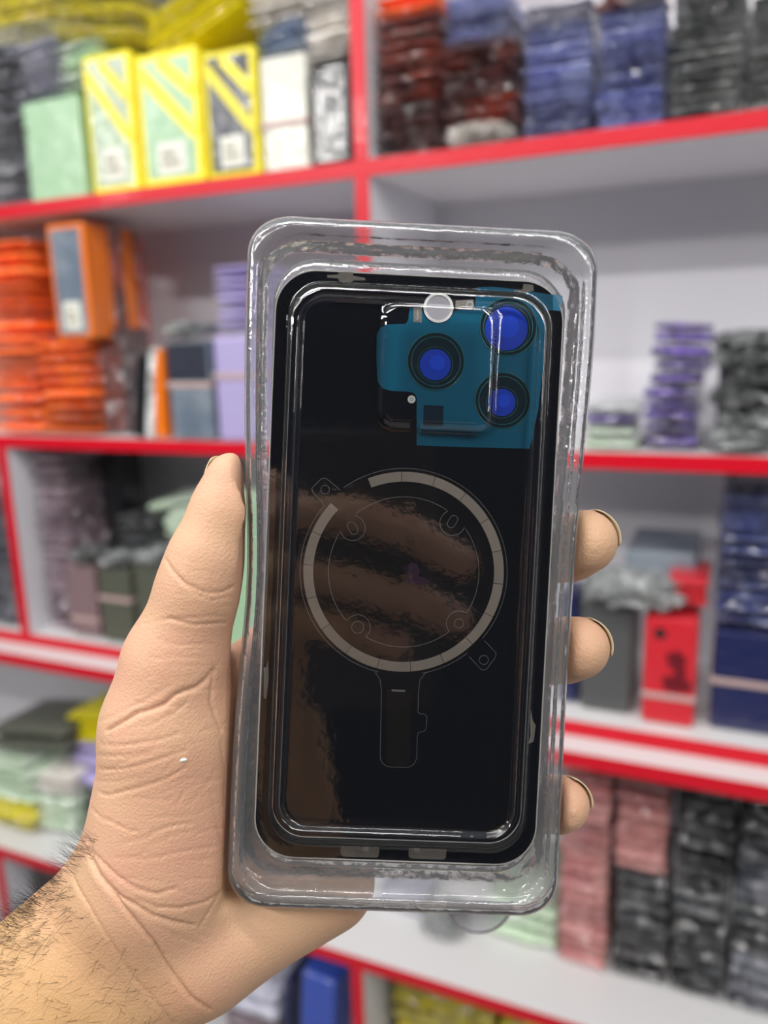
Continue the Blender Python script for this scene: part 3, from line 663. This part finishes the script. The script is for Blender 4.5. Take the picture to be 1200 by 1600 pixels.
# magnet ring
mag = loc(631, 894); RO, RI = 24.75, 22.35
stk = prism('sticker_sheet', circ(*mag, 25.5, 96), -.02, .03, M['sticker_film'], phone)
ga, gb = math.degrees(math.atan2(894-755, 570-631)), math.degrees(math.atan2(894-795, 518-631))
ga -= 360*(ga > 360); total = 360-(gb-ga)   # arc from gb round (counter-clockwise in y-up) to ga
nseg = 17
for i in range(nseg):
    a0 = gb+total*i/nseg+.16; a1 = gb+total*(i+1)/nseg-.16
    arc = [math.radians(a0+(a1-a0)*t/8) for t in range(9)]
    ol = [(mag[0]+RO*math.cos(a), mag[1]+RO*math.sin(a)) for a in arc]+[(mag[0]+RI*math.cos(a), mag[1]+RI*math.sin(a)) for a in reversed(arc)]
    prism('magnet_segment', ol, .03, .16, M['magnet'], phone)
def T3d(pts, z=.09): return [(p[0], p[1], z) for p in pts]
def arcp(r, a0, a1, n=40): return [(mag[0]+r*math.cos(math.radians(a0+(a1-a0)*i/n)), mag[1]+r*math.sin(math.radians(a0+(a1-a0)*i/n))) for i in range(n+1)]
L = lambda *ps: [tuple(loc(*p)) for p in ps]
ow = .038
lines = []
def ln(pts, closed=False): lines.append(tube('l', T3d(pts, .05), ow, M['outline'], None, closed))
an = lambda px, py: math.degrees(math.atan2(loc(px, py)[1]-mag[1], loc(px, py)[0]-mag[0]))
ear1 = [(489, 770), (487, 764), (501, 748), (507, 746), (525, 760), (535, 768)]
ear2 = [(748, 1026), (735, 1028)]
a_e1, a_e1b = an(506, 790), an(537, 762)
a_e2, a_e2b = an(757, 1001), an(733, 1024)
a_s1, a_s2 = an(590, 1055), an(660, 1055)
RX_ = 25.6
ln(arcp(RX_, a_e1b, a_e2))
ln(L((757, 1001), (775, 1020), (774, 1027), (760, 1046), (753, 1047), (733, 1026)))
ln(arcp(RX_, a_e2b, a_s2)); ln(arcp(RX_, a_s1, a_e1-360 if a_e1 > a_s1 else a_e1))
ln(L((506, 790), (502, 782), (489, 770), (487, 763), (502, 748), (509, 747), (532, 766)))
ln(L((666, 1050), (656, 1062), (654, 1080), (653, 1112), (656, 1115), (664, 1116), (667, 1120), (666, 1138), (662, 1143), (654, 1144), (652, 1150), (651, 1185), (647, 1194), (638, 1199), (606, 1198), (597, 1192), (594, 1184), (596, 1080), (594, 1062), (586, 1050)))
ln(circ(*loc(508, 765), 1.05, 24), True); ln(circ(*loc(756, 1031), 1.15, 24), True)
# inner disc outline with four lobes
def slot(px, py, ang, l, r): 
    c = loc(px, py); o = []
    for k2 in range(24):
        t = 2*math.pi*k2/24; x = r*math.cos(t)+(l if math.cos(t) > 0 else -l); y = r*math.sin(t)
        o.append((c[0]+x*math.cos(ang)-y*math.sin(ang), c[1]+x*math.sin(ang)+y*math.cos(ang)))
    return o
ln(slot(551, 825, math.radians(-55), .6, 1.0), True); ln(slot(707, 815, math.radians(62), .6, 1.0), True)
ln(circ(*loc(559, 980), 1.5, 28), True); ln(circ(*loc(717, 974), 1.15, 28), True)
RI2 = 18.6
lob = [(551, 825), (707, 817), (717, 974), (559, 980)]
prev = None
angs = [an(*p) for p in lob]
for i_, p in enumerate(lob):
    c = loc(*p); q = [(c[0]+3.1*math.cos(t), c[1]+3.1*math.sin(t)) for t in [2*math.pi*k2/60 for k2 in range(60)]]
    ins = [math.hypot(x-mag[0], y-mag[1]) < RI2 for x, y in q]
    st_ = next((k2 for k2 in range(60) if ins[k2] and not ins[k2-1]), 0)
    seq = [q[(st_+k2) % 60] for k2 in range(60) if ins[(st_+k2) % 60]]
    if len(seq) > 1: ln(seq)
order = sorted(range(4), key=lambda i2: angs[i2])
for j_ in range(4):
    a_, b_ = angs[order[j_]], angs[order[(j_+1) % 4]]
    if b_ < a_: b_ += 360
    ln(arcp(RI2, a_+10, b_-10))
joinmeshes('cut_line', lines, stk, M['outline'])
rpoly('stem_recess', [(604, 1077), (642, 1078), (641, 1192), (633, 1197), (611, 1196), (603, 1190)], -.02, .04, M['stem_black'])
rpoly('stem_contact', [(612, 1077), (633, 1078), (633, 1081), (612, 1080)], .04, .12, M['silver'])
rpoly('purple_blob', [(636, 884), (643, 879), (652, 882), (657, 893), (653, 900), (665, 903), (672, 909), (666, 913), (652, 912), (642, 915), (635, 908), (638, 898)], .031, .045, M['dark_purple'])  # flat dark purple blob laid on the glass

# ------------------------------------------------------------------ hand (signed distance -> continuous mesh)
def smin(a, b, k):
    h = np.clip(.5+.5*(b-a)/k, 0, 1); return b+(a-b)*h-k*h*(1-h)
def cone(Pt, a, b, ra, rb_):
    a = np.asarray(a, np.float32); b = np.asarray(b, np.float32); ab = b-a
    t = np.clip(((Pt-a)@ab)/(ab@ab), 0, 1); d = Pt-a-t[..., None]*ab
    return np.sqrt((d*d).sum(-1))-(ra+(rb_-ra)*t)
def ell(Pt, c, axes, rad):
    q = (Pt-np.asarray(c, np.float32))@np.asarray(axes, np.float32).T/np.asarray(rad, np.float32)
    k0 = np.sqrt((q*q).sum(-1)); k1 = np.sqrt(((q/np.asarray(rad, np.float32))**2).sum(-1))
    return k0*(k0-1)/np.maximum(k1, 1e-6)
def surface_nets(D, org, h):
    s = D < 0
    nx, ny, nz = D.shape
    cell = np.zeros((nx-1, ny-1, nz-1), np.int8)
    for i in (0, 1):
        for j in (0, 1):
            for k2 in (0, 1): cell += s[i:nx-1+i, j:ny-1+j, k2:nz-1+k2]
    act = (cell > 0) & (cell < 8); idx = -np.ones(act.shape, np.int64); ijk = np.argwhere(act); idx[act] = np.arange(len(ijk))
    acc = np.zeros((len(ijk), 3)); cnt = np.zeros(len(ijk))
    I, J, K = ijk.T
    cs = [(0, 0, 0), (1, 0, 0), (0, 1, 0), (1, 1, 0), (0, 0, 1), (1, 0, 1), (0, 1, 1), (1, 1, 1)]
    for a in range(8):
        for b in range(a+1, 8):
            df = np.array(cs[b])-np.array(cs[a])
            if abs(df).sum() != 1: continue
            va = D[I+cs[a][0], J+cs[a][1], K+cs[a][2]]; vb = D[I+cs[b][0], J+cs[b][1], K+cs[b][2]]
            x = (va < 0) != (vb < 0); t = np.where(x, va/np.where(va == vb, 1, va-vb), 0)
            acc += np.where(x[:, None], np.array(cs[a])+t[:, None]*df, 0); cnt += x
    V = (ijk+acc/cnt[:, None])*h+org
    F = []
    for ax in range(3):
        sl0 = [slice(1, -1)]*3; sl1 = [slice(1, -1)]*3
        sl0[ax] = slice(0, D.shape[ax]-1); sl1[ax] = slice(1, D.shape[ax])
        e0 = s[tuple(sl0)]; e1 = s[tuple(sl1)]; ed = np.argwhere(e0 != e1)
        fl_ = e0[tuple(ed.T)]
        off = np.ones(3, int); off[ax] = 0; g_ = ed+off
        u_, v_ = [(1, 2), (2, 0), (0, 1)][ax]
        du = np.zeros(3, int); du[u_] = 1; dv_ = np.zeros(3, int); dv_[v_] = 1
        q0 = idx[tuple((g_-du-dv_).T)]; q1 = idx[tuple((g_-dv_).T)]; q2 = idx[tuple(g_.T)]; q3 = idx[tuple((g_-du).T)]
        qs = np.stack([q0, q1, q2, q3], 1); qs[~fl_] = qs[~fl_][:, ::-1]; F.append(qs)
    return V, np.concatenate(F)
def sdf_mesh(name, fn, lo, hi, h):
    xs = [np.arange(lo[i], hi[i], h, dtype=np.float32) for i in range(3)]
    D = np.empty([len(x) for x in xs], np.float32)
    YY, ZZ = np.meshgrid(xs[1], xs[2], indexing='ij')
    for c0 in range(0, len(xs[0]), 12):
        c1 = min(c0+12, len(xs[0]))
        pt = np.empty((c1-c0, len(xs[1]), len(xs[2]), 3), np.float32)
        pt[..., 0] = xs[0][c0:c1, None, None]; pt[..., 1] = YY; pt[..., 2] = ZZ
        D[c0:c1] = fn(pt)
    V, F = surface_nets(D, np.array(lo), h)
    me = bpy.data.meshes.new(name); me.vertices.add(len(V)); me.vertices.foreach_set('co', V.astype(np.float32).ravel())
    me.loops.add(len(F)*4); me.loops.foreach_set('vertex_index', F.ravel().astype(np.int32)); me.polygons.add(len(F))
    me.polygons.foreach_set('loop_start', np.arange(0, len(F)*4, 4, dtype=np.int32)); me.polygons.foreach_set('loop_total', np.full(len(F), 4, np.int32))
    me.update(calc_edges=True); me.validate()
    me.polygons.foreach_set('use_smooth', [True]*len(F))
    return me
def chain(Pt, pts, k=3.0):
    d = None
    for (a, ra), (b, rb_) in zip(pts[:-1], pts[1:]):
        c = cone(Pt, a, b, ra, rb_); d = c if d is None else smin(d, c, k)
    return d
FING = [
 [(U(470, 1010, 236), 10.5), (U(650, 930, 243), 9.8), (U(800, 880, 230), 8.8), (U(890, 856, 212), 8.5), (U(914, 846, 206), 8.3)],
 [(U(490, 1095, 238), 10.5), (U(660, 1062, 247), 9.8), (U(800, 1035, 236), 8.9), (U(880, 1016, 214), 8.4), (U(903, 1012, 208), 8.2)],
 [(U(520, 1185, 238), 10.0), (U(660, 1165, 248), 9.4), (U(770, 1148, 242), 8.6), (U(812, 1142, 234), 8.2)],
 [(U(550, 1275, 236), 9.2), (U(680, 1280, 242), 8.4), (U(790, 1268, 232), 7.7), (U(860, 1258, 212), 7.4), (U(878, 1256, 208), 7.2)],
]
WR = U(205, 1465, 210)
ax_arm = U(-120, 1830, 190)-U(215, 1455, 212); ax_arm /= np.linalg.norm(ax_arm)
side = np.cross(ax_arm, np.array([0, 0, 1.0])); side /= np.linalg.norm(side); up_ = np.cross(side, ax_arm)
def hand_sdf(Pt):
    # forearm: flattened, widening upwards
    q0 = U(232, 1440, 214); q1 = U(-150, 1840, 200)
    ab = q1-q0; L_ = np.linalg.norm(ab); t = np.clip(((Pt-q0.astype(np.float32))@(ab/L_).astype(np.float32)), 0, L_+40)
    rel = Pt-q0.astype(np.float32)-t[..., None]*(ab/L_).astype(np.float32)
    rs = 25.5+t*.10; rz = 17+t*.09
    x = rel@side.astype(np.float32); z = rel@up_.astype(np.float32); al = rel@(ab/L_).astype(np.float32)
    k0 = np.sqrt((x/rs)**2+(z/rz)**2+(al/22)**2); d = (k0-1)*np.minimum(rs, rz)*.95
    palm = None
    for i, f in enumerate(FING):
        c = cone(Pt, U(245+i*22, 1392+i*24, 216+i*1.0), f[0][0], 14.5, 12.0 if i < 3 else 11)
        palm = c if palm is None else smin(palm, c, 9)
    d = smin(d, palm, 10)
    d = smin(d, cone(Pt, U(322, 1478, 214), U(510, 1378, 222), 14.5, 13.5), 8)          # heel of the hand
    d = smin(d, cone(Pt, U(225, 1375, 208), U(262, 1135, 203), 17, 14.5), 10)           # thenar mound
    d = smin(d, cone(Pt, U(275, 1330, 209), U(285, 1170, 206), 17, 14), 10)
    th = chain(Pt, [(U(252, 1130, 203), 14.0), (U(274, 1035, 201), 12.6), (U(313, 915, 197), 9.9), (U(330, 868, 196.5), 9.5), (U(354, 800, 196.5), 8.3), (U(366, 752, 196.5), 7.3)], 4)
    d = smin(d, th, 7)
    d = smin(d, cone(Pt, U(300, 1110, 210), U(440, 1020, 228), 8, 10), 10)             # web of the thumb
    for f in FING:
        d = smin(d, chain(Pt, f, 2.5), 4.5)
    # flesh presses flat against the tray
    q = (Pt-TO.astype(np.float32))@TRn.astype(np.float32)
    y = q[..., 1]
    wl = 42.75-2.0*np.exp(-((y+4)/26)**2)+1.0*np.exp(-((y-70)/30)**2)
    wr_ = 42.85+1.6*np.exp(-((y-62)/34)**2)-.5*np.exp(-((y+30)/40)**2)
    fz = np.clip((-7.0-q[..., 2])/8, 0, 1)                        # base narrows behind the flange
    bx = np.maximum(q[..., 0]-(wr_-3.2*fz), -q[..., 0]-(wl-3.2*fz)); by = np.abs(y)-86.5; bz = np.maximum(q[..., 2]-5, -15.9-q[..., 2])
    tb = np.maximum(np.maximum(bx, by), bz)
    return -smin(-d, tb, 2.5)
hm = sdf_mesh('hand_skin', hand_sdf, (-158, -195, -262), (66, 22, -172), 1.05)
ho = link('person', hm)
sm = ho.modifiers.new('s', 'SMOOTH'); sm.factor = .5; sm.iterations = 6
sb = ho.modifiers.new('d', 'SUBSURF'); sb.levels = 1; sb.render_levels = 1; sb.subdivision_type = 'CATMULL_CLARK'
bpy.context.view_layer.update()
me2 = bpy.data.meshes.new_from_object(ho.evaluated_get(bpy.context.evaluated_depsgraph_get())); bpy.data.objects.remove(ho)
CREASES = [ # px polyline, depth mm, width px
 ([(258, 874), (270, 893), (290, 912), (320, 926), (345, 926), (366, 916)], .42, 2.6),
 ([(276, 900), (300, 925), (330, 938), (356, 932)], .25, 2.0),
 ([(262, 965), (280, 971), (305, 976), (353, 973)], .35, 2.2),
 ([(245, 1000), (280, 1008), (330, 1006)], .14, 2.5),
 ([(230, 1030), (270, 1026), (315, 1028)], .12, 2.5),
 ([(334, 1046), (322, 1062), (308, 1073), (285, 1081), (273, 1086), (255, 1102), (238, 1108), (215, 1114), (203, 1121), (168, 1141)], .8, 3.4),
 ([(333, 1050), (331, 1075), (329, 1096), (336, 1118), (346, 1141)], .5, 2.8),
 ([(300, 1078), (290, 1100), (262, 1122)], .2, 2),
 ([(157, 1163), (185, 1165), (215, 1162), (250, 1156), (280, 1146)], .28, 2.2),
 ([(154, 1201), (175, 1203), (200, 1200), (245, 1188), (290, 1172)], .3, 2.2),
 ([(154, 1238), (170, 1243), (185, 1239), (225, 1229), (262, 1216), (292, 1198)], .3, 2.2),
 ([(150, 1180), (190, 1182), (230, 1174)], .15, 2),
 ([(148, 1220), (178, 1222), (215, 1214)], .15, 2),
 ([(142, 1262), (155, 1276), (172, 1283), (198, 1296), (214, 1299)], .3, 2.2),
 ([(190, 1318), (225, 1310), (260, 1292), (300, 1285)], .16, 2.5),
 ([(180, 1340), (230, 1342), (290, 1330), (340, 1322)], .18, 2.5),
 ([(136, 1308), (145, 1332), (175, 1362), (195, 1378), (217, 1390), (245, 1397), (275, 1388)], .4, 2.8),
 ([(215, 1405), (245, 1418), (280, 1419), (320, 1410), (350, 1392)], .35, 2.6),
 ([(138, 1325), (157, 1372), (190, 1402), (217, 1418), (240, 1431), (270, 1440), (303, 1446)], .6, 3.2),
 ([(136, 1335), (150, 1362), (168, 1386), (196, 1420), (218, 1447), (240, 1472), (256, 1500), (275, 1528), (300, 1560), (328, 1578)], .8, 3.4),
 ([(110, 1362), (122, 1388), (150, 1435), (172, 1470), (196, 1509), (216, 1535), (238, 1558), (272, 1600)], .35, 2.6),
 ([(360, 1362), (345, 1395), (322, 1432), (312, 1448)], .3, 2.6),
 ([(345, 1160), (352, 1200), (350, 1260)], .25, 3), ([(355, 1350), (340, 1290), (330, 1240)], .15, 4),
 ([(280, 1130), (300, 1160), (318, 1200)], .15, 2.5), ([(150, 1130), (190, 1112), (232, 1092), (262, 1072)], .18, 2.2),
]
rl = random.Random(11)
def fine(n, x0, x1, y0, y1, ang, da, lo_, hi_, dp0, dp1):
    for _ in range(n):
        x, y = rl.uniform(x0, x1), rl.uniform(y0, y1); a = math.radians(ang+rl.uniform(-da, da)); ll = rl.uniform(lo_, hi_); pts_ = [(x, y)]
        for _k in range(4):
            a += math.radians(rl.uniform(-9, 9)); x += math.cos(a)*ll/4; y += math.sin(a)*ll/4; pts_.append((x, y))
        CREASES.append((pts_, rl.uniform(dp0, dp1), rl.uniform(1.6, 2.3)))
fine(34, 145, 320, 1120, 1400, -12, 14, 30, 90, .06, .14)
fine(12, 200, 340, 1130, 1380, -62, 14, 30, 80, .05, .11)
fine(14, 175, 300, 960, 1110, -8, 8, 35, 90, .05, .12)
fine(8, 270, 350, 860, 960, 8, 8, 25, 60, .05, .10)
fine(16, 60, 260, 1380, 1570, 56, 7, 50, 120, .05, .12)
fine(14, 170, 300, 1380, 1480, 28, 12, 30, 80, .06, .14)
nv = len(me2.vertices); co = np.empty(nv*3, np.float32); me2.vertices.foreach_get('co', co); co = co.reshape(-1, 3)
no = np.empty(nv*3, np.float32); me2.vertices.foreach_get('normal', no); no = no.reshape(-1, 3)
px = 600+FPX*co[:, 0]/(-co[:, 2]); py = 800-FPX*co[:, 1]/(-co[:, 2])
facing = np.clip((-(co*no).sum(1)/np.linalg.norm(co, axis=1))*3, 0, 1)*(px < 420)
disp = np.zeros(nv, np.float32)
for pts, dp, wd in CREASES:
    best = np.full(nv, 1e9, np.float32)
    for (ax_, ay_), (bx_, by_) in zip(pts[:-1], pts[1:]):
        vx, vy = bx_-ax_, by_-ay_; t = np.clip(((px-ax_)*vx+(py-ay_)*vy)/(vx*vx+vy*vy), 0, 1)
        best = np.minimum(best, np.hypot(px-ax_-t*vx, py-ay_-t*vy))
    e0_, e1_ = pts[0], pts[-1]
    en = np.minimum(np.hypot(px-e0_[0], py-e0_[1]), np.hypot(px-e1_[0], py-e1_[1]))
    disp -= dp*np.exp(-(best/(wd*.6))**2)+dp*.25*np.exp(-(best/(wd*1.8))**2)*np.clip(.25+en/30, 0, 1)*1.0
    disp += dp*.12*np.exp(-((best-wd*2.4)/(wd*1.7))**2)*np.clip(en/30, 0, 1)
co += no*(disp*facing)[:, None]
me2.vertices.foreach_set('co', co.ravel()); me2.update()
me2.polygons.foreach_set('use_smooth', [True]*len(me2.polygons))
# skin
ms, t, b = nodes('skin')
b.inputs['Roughness'].default_value = .52; b.inputs['Specular IOR Level'].default_value = .35
b.inputs['Subsurface Weight'].default_value = .18; b.inputs['Subsurface Radius'].default_value = (.9, .35, .2); b.inputs['Subsurface Scale'].default_value = .004
tcn = t.nodes.new('ShaderNodeTexCoord')
sp3 = t.nodes.new('ShaderNodeSeparateXYZ'); t.links.new(tcn.outputs['Object'], sp3.inputs[0])
n1 = t.nodes.new('ShaderNodeTexNoise'); n1.inputs['Scale'].default_value = .045; n1.inputs['Detail'].default_value = 5; t.links.new(tcn.outputs['Object'], n1.inputs['Vector'])
r1 = t.nodes.new('ShaderNodeValToRGB'); r1.color_ramp.elements[0].position = .35; r1.color_ramp.elements[1].position = .68
r1.color_ramp.elements[0].color = (.63, .395, .245, 1); r1.color_ramp.elements[1].color = (.65, .36, .245, 1); t.links.new(n1.outputs['Fac'], r1.inputs[0])
# forearm skin is more tanned than the palm (skin colour changes past the wrist line)
dt = t.nodes.new('ShaderNodeVectorMath'); dt.operation = 'DOT_PRODUCT'; dt.inputs[1].default_value = tuple(ax_arm); t.links.new(tcn.outputs['Object'], dt.inputs[0])
w0 = float(np.dot(ax_arm, U(205, 1450, 200)))
mr = t.nodes.new('ShaderNodeMapRange'); mr.inputs['From Min'].default_value = w0-5; mr.inputs['From Max'].default_value = w0+22; t.links.new(dt.outputs['Value'], mr.inputs['Value'])
mixc = t.nodes.new('ShaderNodeMix'); mixc.data_type = 'RGBA'; t.links.new(mr.outputs[0], mixc.inputs[0]); t.links.new(r1.outputs[0], mixc.inputs[6]); mixc.inputs[7].default_value = (.58, .35, .165, 1)
t.links.new(mixc.outputs[2], b.inputs['Base Color'])
# fingertips pinker
v1 = t.nodes.new('ShaderNodeTexVoronoi'); v1.inputs['Scale'].default_value = 1.5; t.links.new(tcn.outputs['Object'], v1.inputs['Vector'])
n2 = t.nodes.new('ShaderNodeTexNoise'); n2.inputs['Scale'].default_value = 1.4; n2.inputs['Detail'].default_value = 4; n2.inputs['Distortion'].default_value = 0; t.links.new(tcn.outputs['Object'], n2.inputs['Vector'])
bp1 = t.nodes.new('ShaderNodeBump'); bp1.inputs['Strength'].default_value = .16; bp1.inputs['Distance'].default_value = .0006; t.links.new(v1.outputs['Distance'], bp1.inputs['Height'])
bp2 = t.nodes.new('ShaderNodeBump'); bp2.inputs['Strength'].default_value = .14; bp2.inputs['Distance'].default_value = .0012; t.links.new(n2.outputs['Fac'], bp2.inputs['Height']); t.links.new(bp1.outputs[0], bp2.inputs['Normal'])
t.links.new(bp2.outputs[0], b.inputs['Normal'])
hand = link('person', me2, ms); hand.matrix_world = CW @ MM
tag(hand, 'bare left hand and hairy forearm reaching up from lower left, gripping the clear tray', 'person')
M['nail'] = mat('nail', (.68, .56, .36), .35, coat=.3)
def hsd(p): return float(hand_sdf(np.asarray(p, np.float32).reshape(1, 3))[0])
def nail(tip, prev_, out_dir, r, ln_=9.5, wid=.82):
    """curved plate on the back of the fingertip"""
    ax = np.asarray(tip)-np.asarray(prev_); ax /= np.linalg.norm(ax)
    o_ = np.asarray(out_dir, float); o_ -= ax*(o_@ax); o_ /= np.linalg.norm(o_); s_ = np.cross(ax, o_)
    vs, fs = [], []; nu, nv_ = 14, 10
    for layer in (0, 1):
        for j in range(nv_+1):
            u = j/nv_
            for i in range(nu+1):
                a = (i/nu-.5)*2*wid
                along = (-ln_*.6)+ln_*1.12*u+ (1.2*(1-(a/wid)**2) if j == nv_ else 0)
                rad = (r*.985 if along < 0 else math.sqrt(max((r*.985)**2-along**2, 0.0))*.6+r*.985*.4)+(.10-.30*layer)
                p = np.asarray(tip)+ax*along*1.05+(o_*math.cos(a)+s_*math.sin(a))*rad
                vs.append(p)
    w_ = nu+1; off = (nv_+1)*w_
    for j in range(nv_):
        for i in range(nu):
            a = j*w_+i; fs.append((a, a+1, a+w_+1, a+w_)); fs.append((off+a, off+a+w_, off+a+w_+1, off+a+1))
    for j in range(nv_):
        a = j*w_; fs.append((a, a+w_, off+a+w_, off+a)); a = j*w_+nu; fs.append((a, off+a, off+a+w_, a+w_))
    for i in range(nu):
        a = i; fs.append((a, off+a, off+a+1, a+1)); a = nv_*w_+i; fs.append((a, a+1, off+a+1, off+a))
    return link('fingernail', pymesh('fingernail', vs, fs, True), M['nail'], hand)
nail(FING[0][-1][0], FING[0][-2][0], (.85, .55, -.1), 8.3)
nail(FING[1][-1][0], FING[1][-2][0], (.9, .45, -.1), 8.2)
nail(FING[2][-1][0], FING[2][-2][0], (.6, .3, -.8), 8.2)
nail(FING[3][-1][0], FING[3][-2][0], (.85, .55, -.15), 7.2)
nail(U(363, 751, 196.5), U(352, 800, 196.5), (-1, .1, -.75), 7.0, 7.5)
# arm hair
rng = random.Random(3); hv, hf = [], []
deps = bpy.context.evaluated_depsgraph_get()
from mathutils.bvhtree import BVHTree
bv = BVHTree.FromPolygons([Vector(c) for c in co.tolist()], [tuple(p.vertices) for p in me2.polygons][::1])
def addhair(p, n, d, ln_, r):
    pts = []; q = p.copy(); dir_ = (n*.75+d).normalized()
    for s_i in range(6):
        pts.append(q.copy()); q = q+dir_*ln_/5; dir_ = (dir_+d*.22+Vector((rng.uniform(-.15, .15), rng.uniform(-.15, .15), rng.uniform(-.15, .15)))-n*.10).normalized()
    for s_i, q in enumerate(pts):
        rr_ = r*(1-.85*s_i/5); tdir = dir_; a = tdir.orthogonal().normalized(); b_ = tdir.cross(a)
        for t_ in range(3):
            an_ = 2*math.pi*t_/3; hv.append(q+a*rr_*math.cos(an_)+b_*rr_*math.sin(an_))
    o_ = len(hv)-18
    for s_i in range(5):
        for t_ in range(3):
            hf.append((o_+s_i*3+t_, o_+s_i*3+(t_+1) % 3, o_+s_i*3+3+(t_+1) % 3, o_+s_i*3+3+t_))
armd = Vector(-ax_arm)
n_added = 0
for _ in range(6000):
    if n_added > 900: break
    fx = rng.uniform(-20, 300); fy = rng.uniform(1290, 1640)
    d = Vector(U(fx, fy, 1)).normalized(); hit = bv.ray_cast(Vector((0, 0, 0)), d)
    if hit[0] is None: continue
    al = float(np.dot(ax_arm, np.array(hit[0])))-w0
    lat = float(np.dot(side, np.array(hit[0])-WR)); 
    edge = 1-abs(hit[1].dot(d))
    if al < 2: continue
    # density highest on the upper-left side of the arm
    line = (fx-0)*.70+(fy-1440)*.71
    pr = max(0.06, 1-max(0, line-10)/90)
    if rng.random() > pr: continue
    dd = (armd*.15+Vector((-.5, -.25, .1))+Vector((rng.uniform(-.4, .4), rng.uniform(-.4, .4), 0))).normalized()
    addhair(hit[0]-hit[1]*.1, hit[1], dd, rng.uniform(3, 6.5), .045); n_added += 1
for _ in range(240):
    t_ = rng.random(); fx = 132-132*t_+rng.uniform(0, 30); fy = 1300+135*t_+rng.uniform(0, 30)
    d = Vector(U(fx, fy, 1)).normalized(); hit = bv.ray_cast(Vector((0, 0, 0)), d)
    if hit[0] is None: continue
    dd = Vector((-.55+rng.uniform(-.3, .3), .35+rng.uniform(-.3, .3), rng.uniform(-.3, .2))).normalized()
    addhair(hit[0]-hit[1]*.1, hit[1], dd, rng.uniform(4, 8), .045)
hr = link('arm_hair', pymesh('arm_hair', hv, hf, True), mat('hair', (.012, .009, .007), .4), hand); hr['kind'] = 'stuff'
# a crumb of white lint on the palm
hit = bv.ray_cast(Vector((0, 0, 0)), Vector(U(286, 1187, 1)).normalized())
if hit[0] is not None:
    me = bpy.data.meshes.new('lint'); bm = bmesh.new(); bmesh.ops.create_icosphere(bm, subdivisions=2, radius=1)
    for v in bm.verts: v.co = Vector((v.co.x*.95, v.co.y*.42+v.co.x*.1, v.co.z*.3))*(1+.25*mnoise.noise(v.co*2))
    bm.to_mesh(me); bm.free(); o = link('lint_speck', me, M['white_ring']); o.matrix_world = CW @ MM @ Matrix.Translation(hit[0]+hit[1]*.15)
    tag(o, 'tiny white lint speck stuck on the palm below the thumb', 'lint')

# ------------------------------------------------------------------ the phone taking the picture and the fingers round it (mirrored in the dark glass)
NRM = TRn[:, 2]; DPL = float(NRM @ TO)
def mirror(p): return p-2*(float(NRM @ p)-DPL)*NRM
def Vm(px, py, d): return mirror(U(px, py, d))
FR = [[(Vm(452, 800, 405), 9.5), (Vm(560, 806, 404), 9.5), (Vm(650, 838, 404), 9), (Vm(722, 880, 404), 8)],
      [(Vm(452, 890, 405), 9.5), (Vm(560, 915, 404), 9.3), (Vm(660, 945, 404), 8.8), (Vm(715, 968, 404), 8)],
      [(Vm(455, 965, 405), 9), (Vm(540, 985, 404), 8.8), (Vm(620, 1012, 404), 8)]]
def grip_sdf(Pt):
    d = None
    for f in FR:
        c = chain(Pt, f, 2.5); d = c if d is None else smin(d, c, 2)
    d = smin(d, cone(Pt, Vm(425, 780, 424), Vm(430, 1000, 424), 15, 15), 8)
    return smin(d, cone(Pt, Vm(430, 1000, 424), Vm(500, 1500, 480), 18, 24), 10)
allp = np.array([p for f in FR for p, _ in f]+[Vm(425, 780, 424), Vm(500, 1500, 480)])
gm = sdf_mesh('photographer_skin', grip_sdf, tuple(allp.min(0)-28), tuple(allp.max(0)+28), 2.2)
gh = link('person', gm, ms); gh.matrix_world = CW @ MM
tag(gh, 'photographer fingers holding a phone, seen only as a brown reflection in the dark glass', 'person')
pc = (Vm(600, 900, 426)); 
pb = bpy.data.objects.new('camera_phone', boxmesh('camera_phone', -36, 36, -120, 26, 20, 28, 3, 3)); C.objects.link(pb)
pb.data.materials.append(mat('phone_body', (.02, .02, .025), .3)); pb.matrix_world = CW @ MM
tag(pb, 'dark phone taking the picture, seen only as a dark reflection in the glass', 'phone')
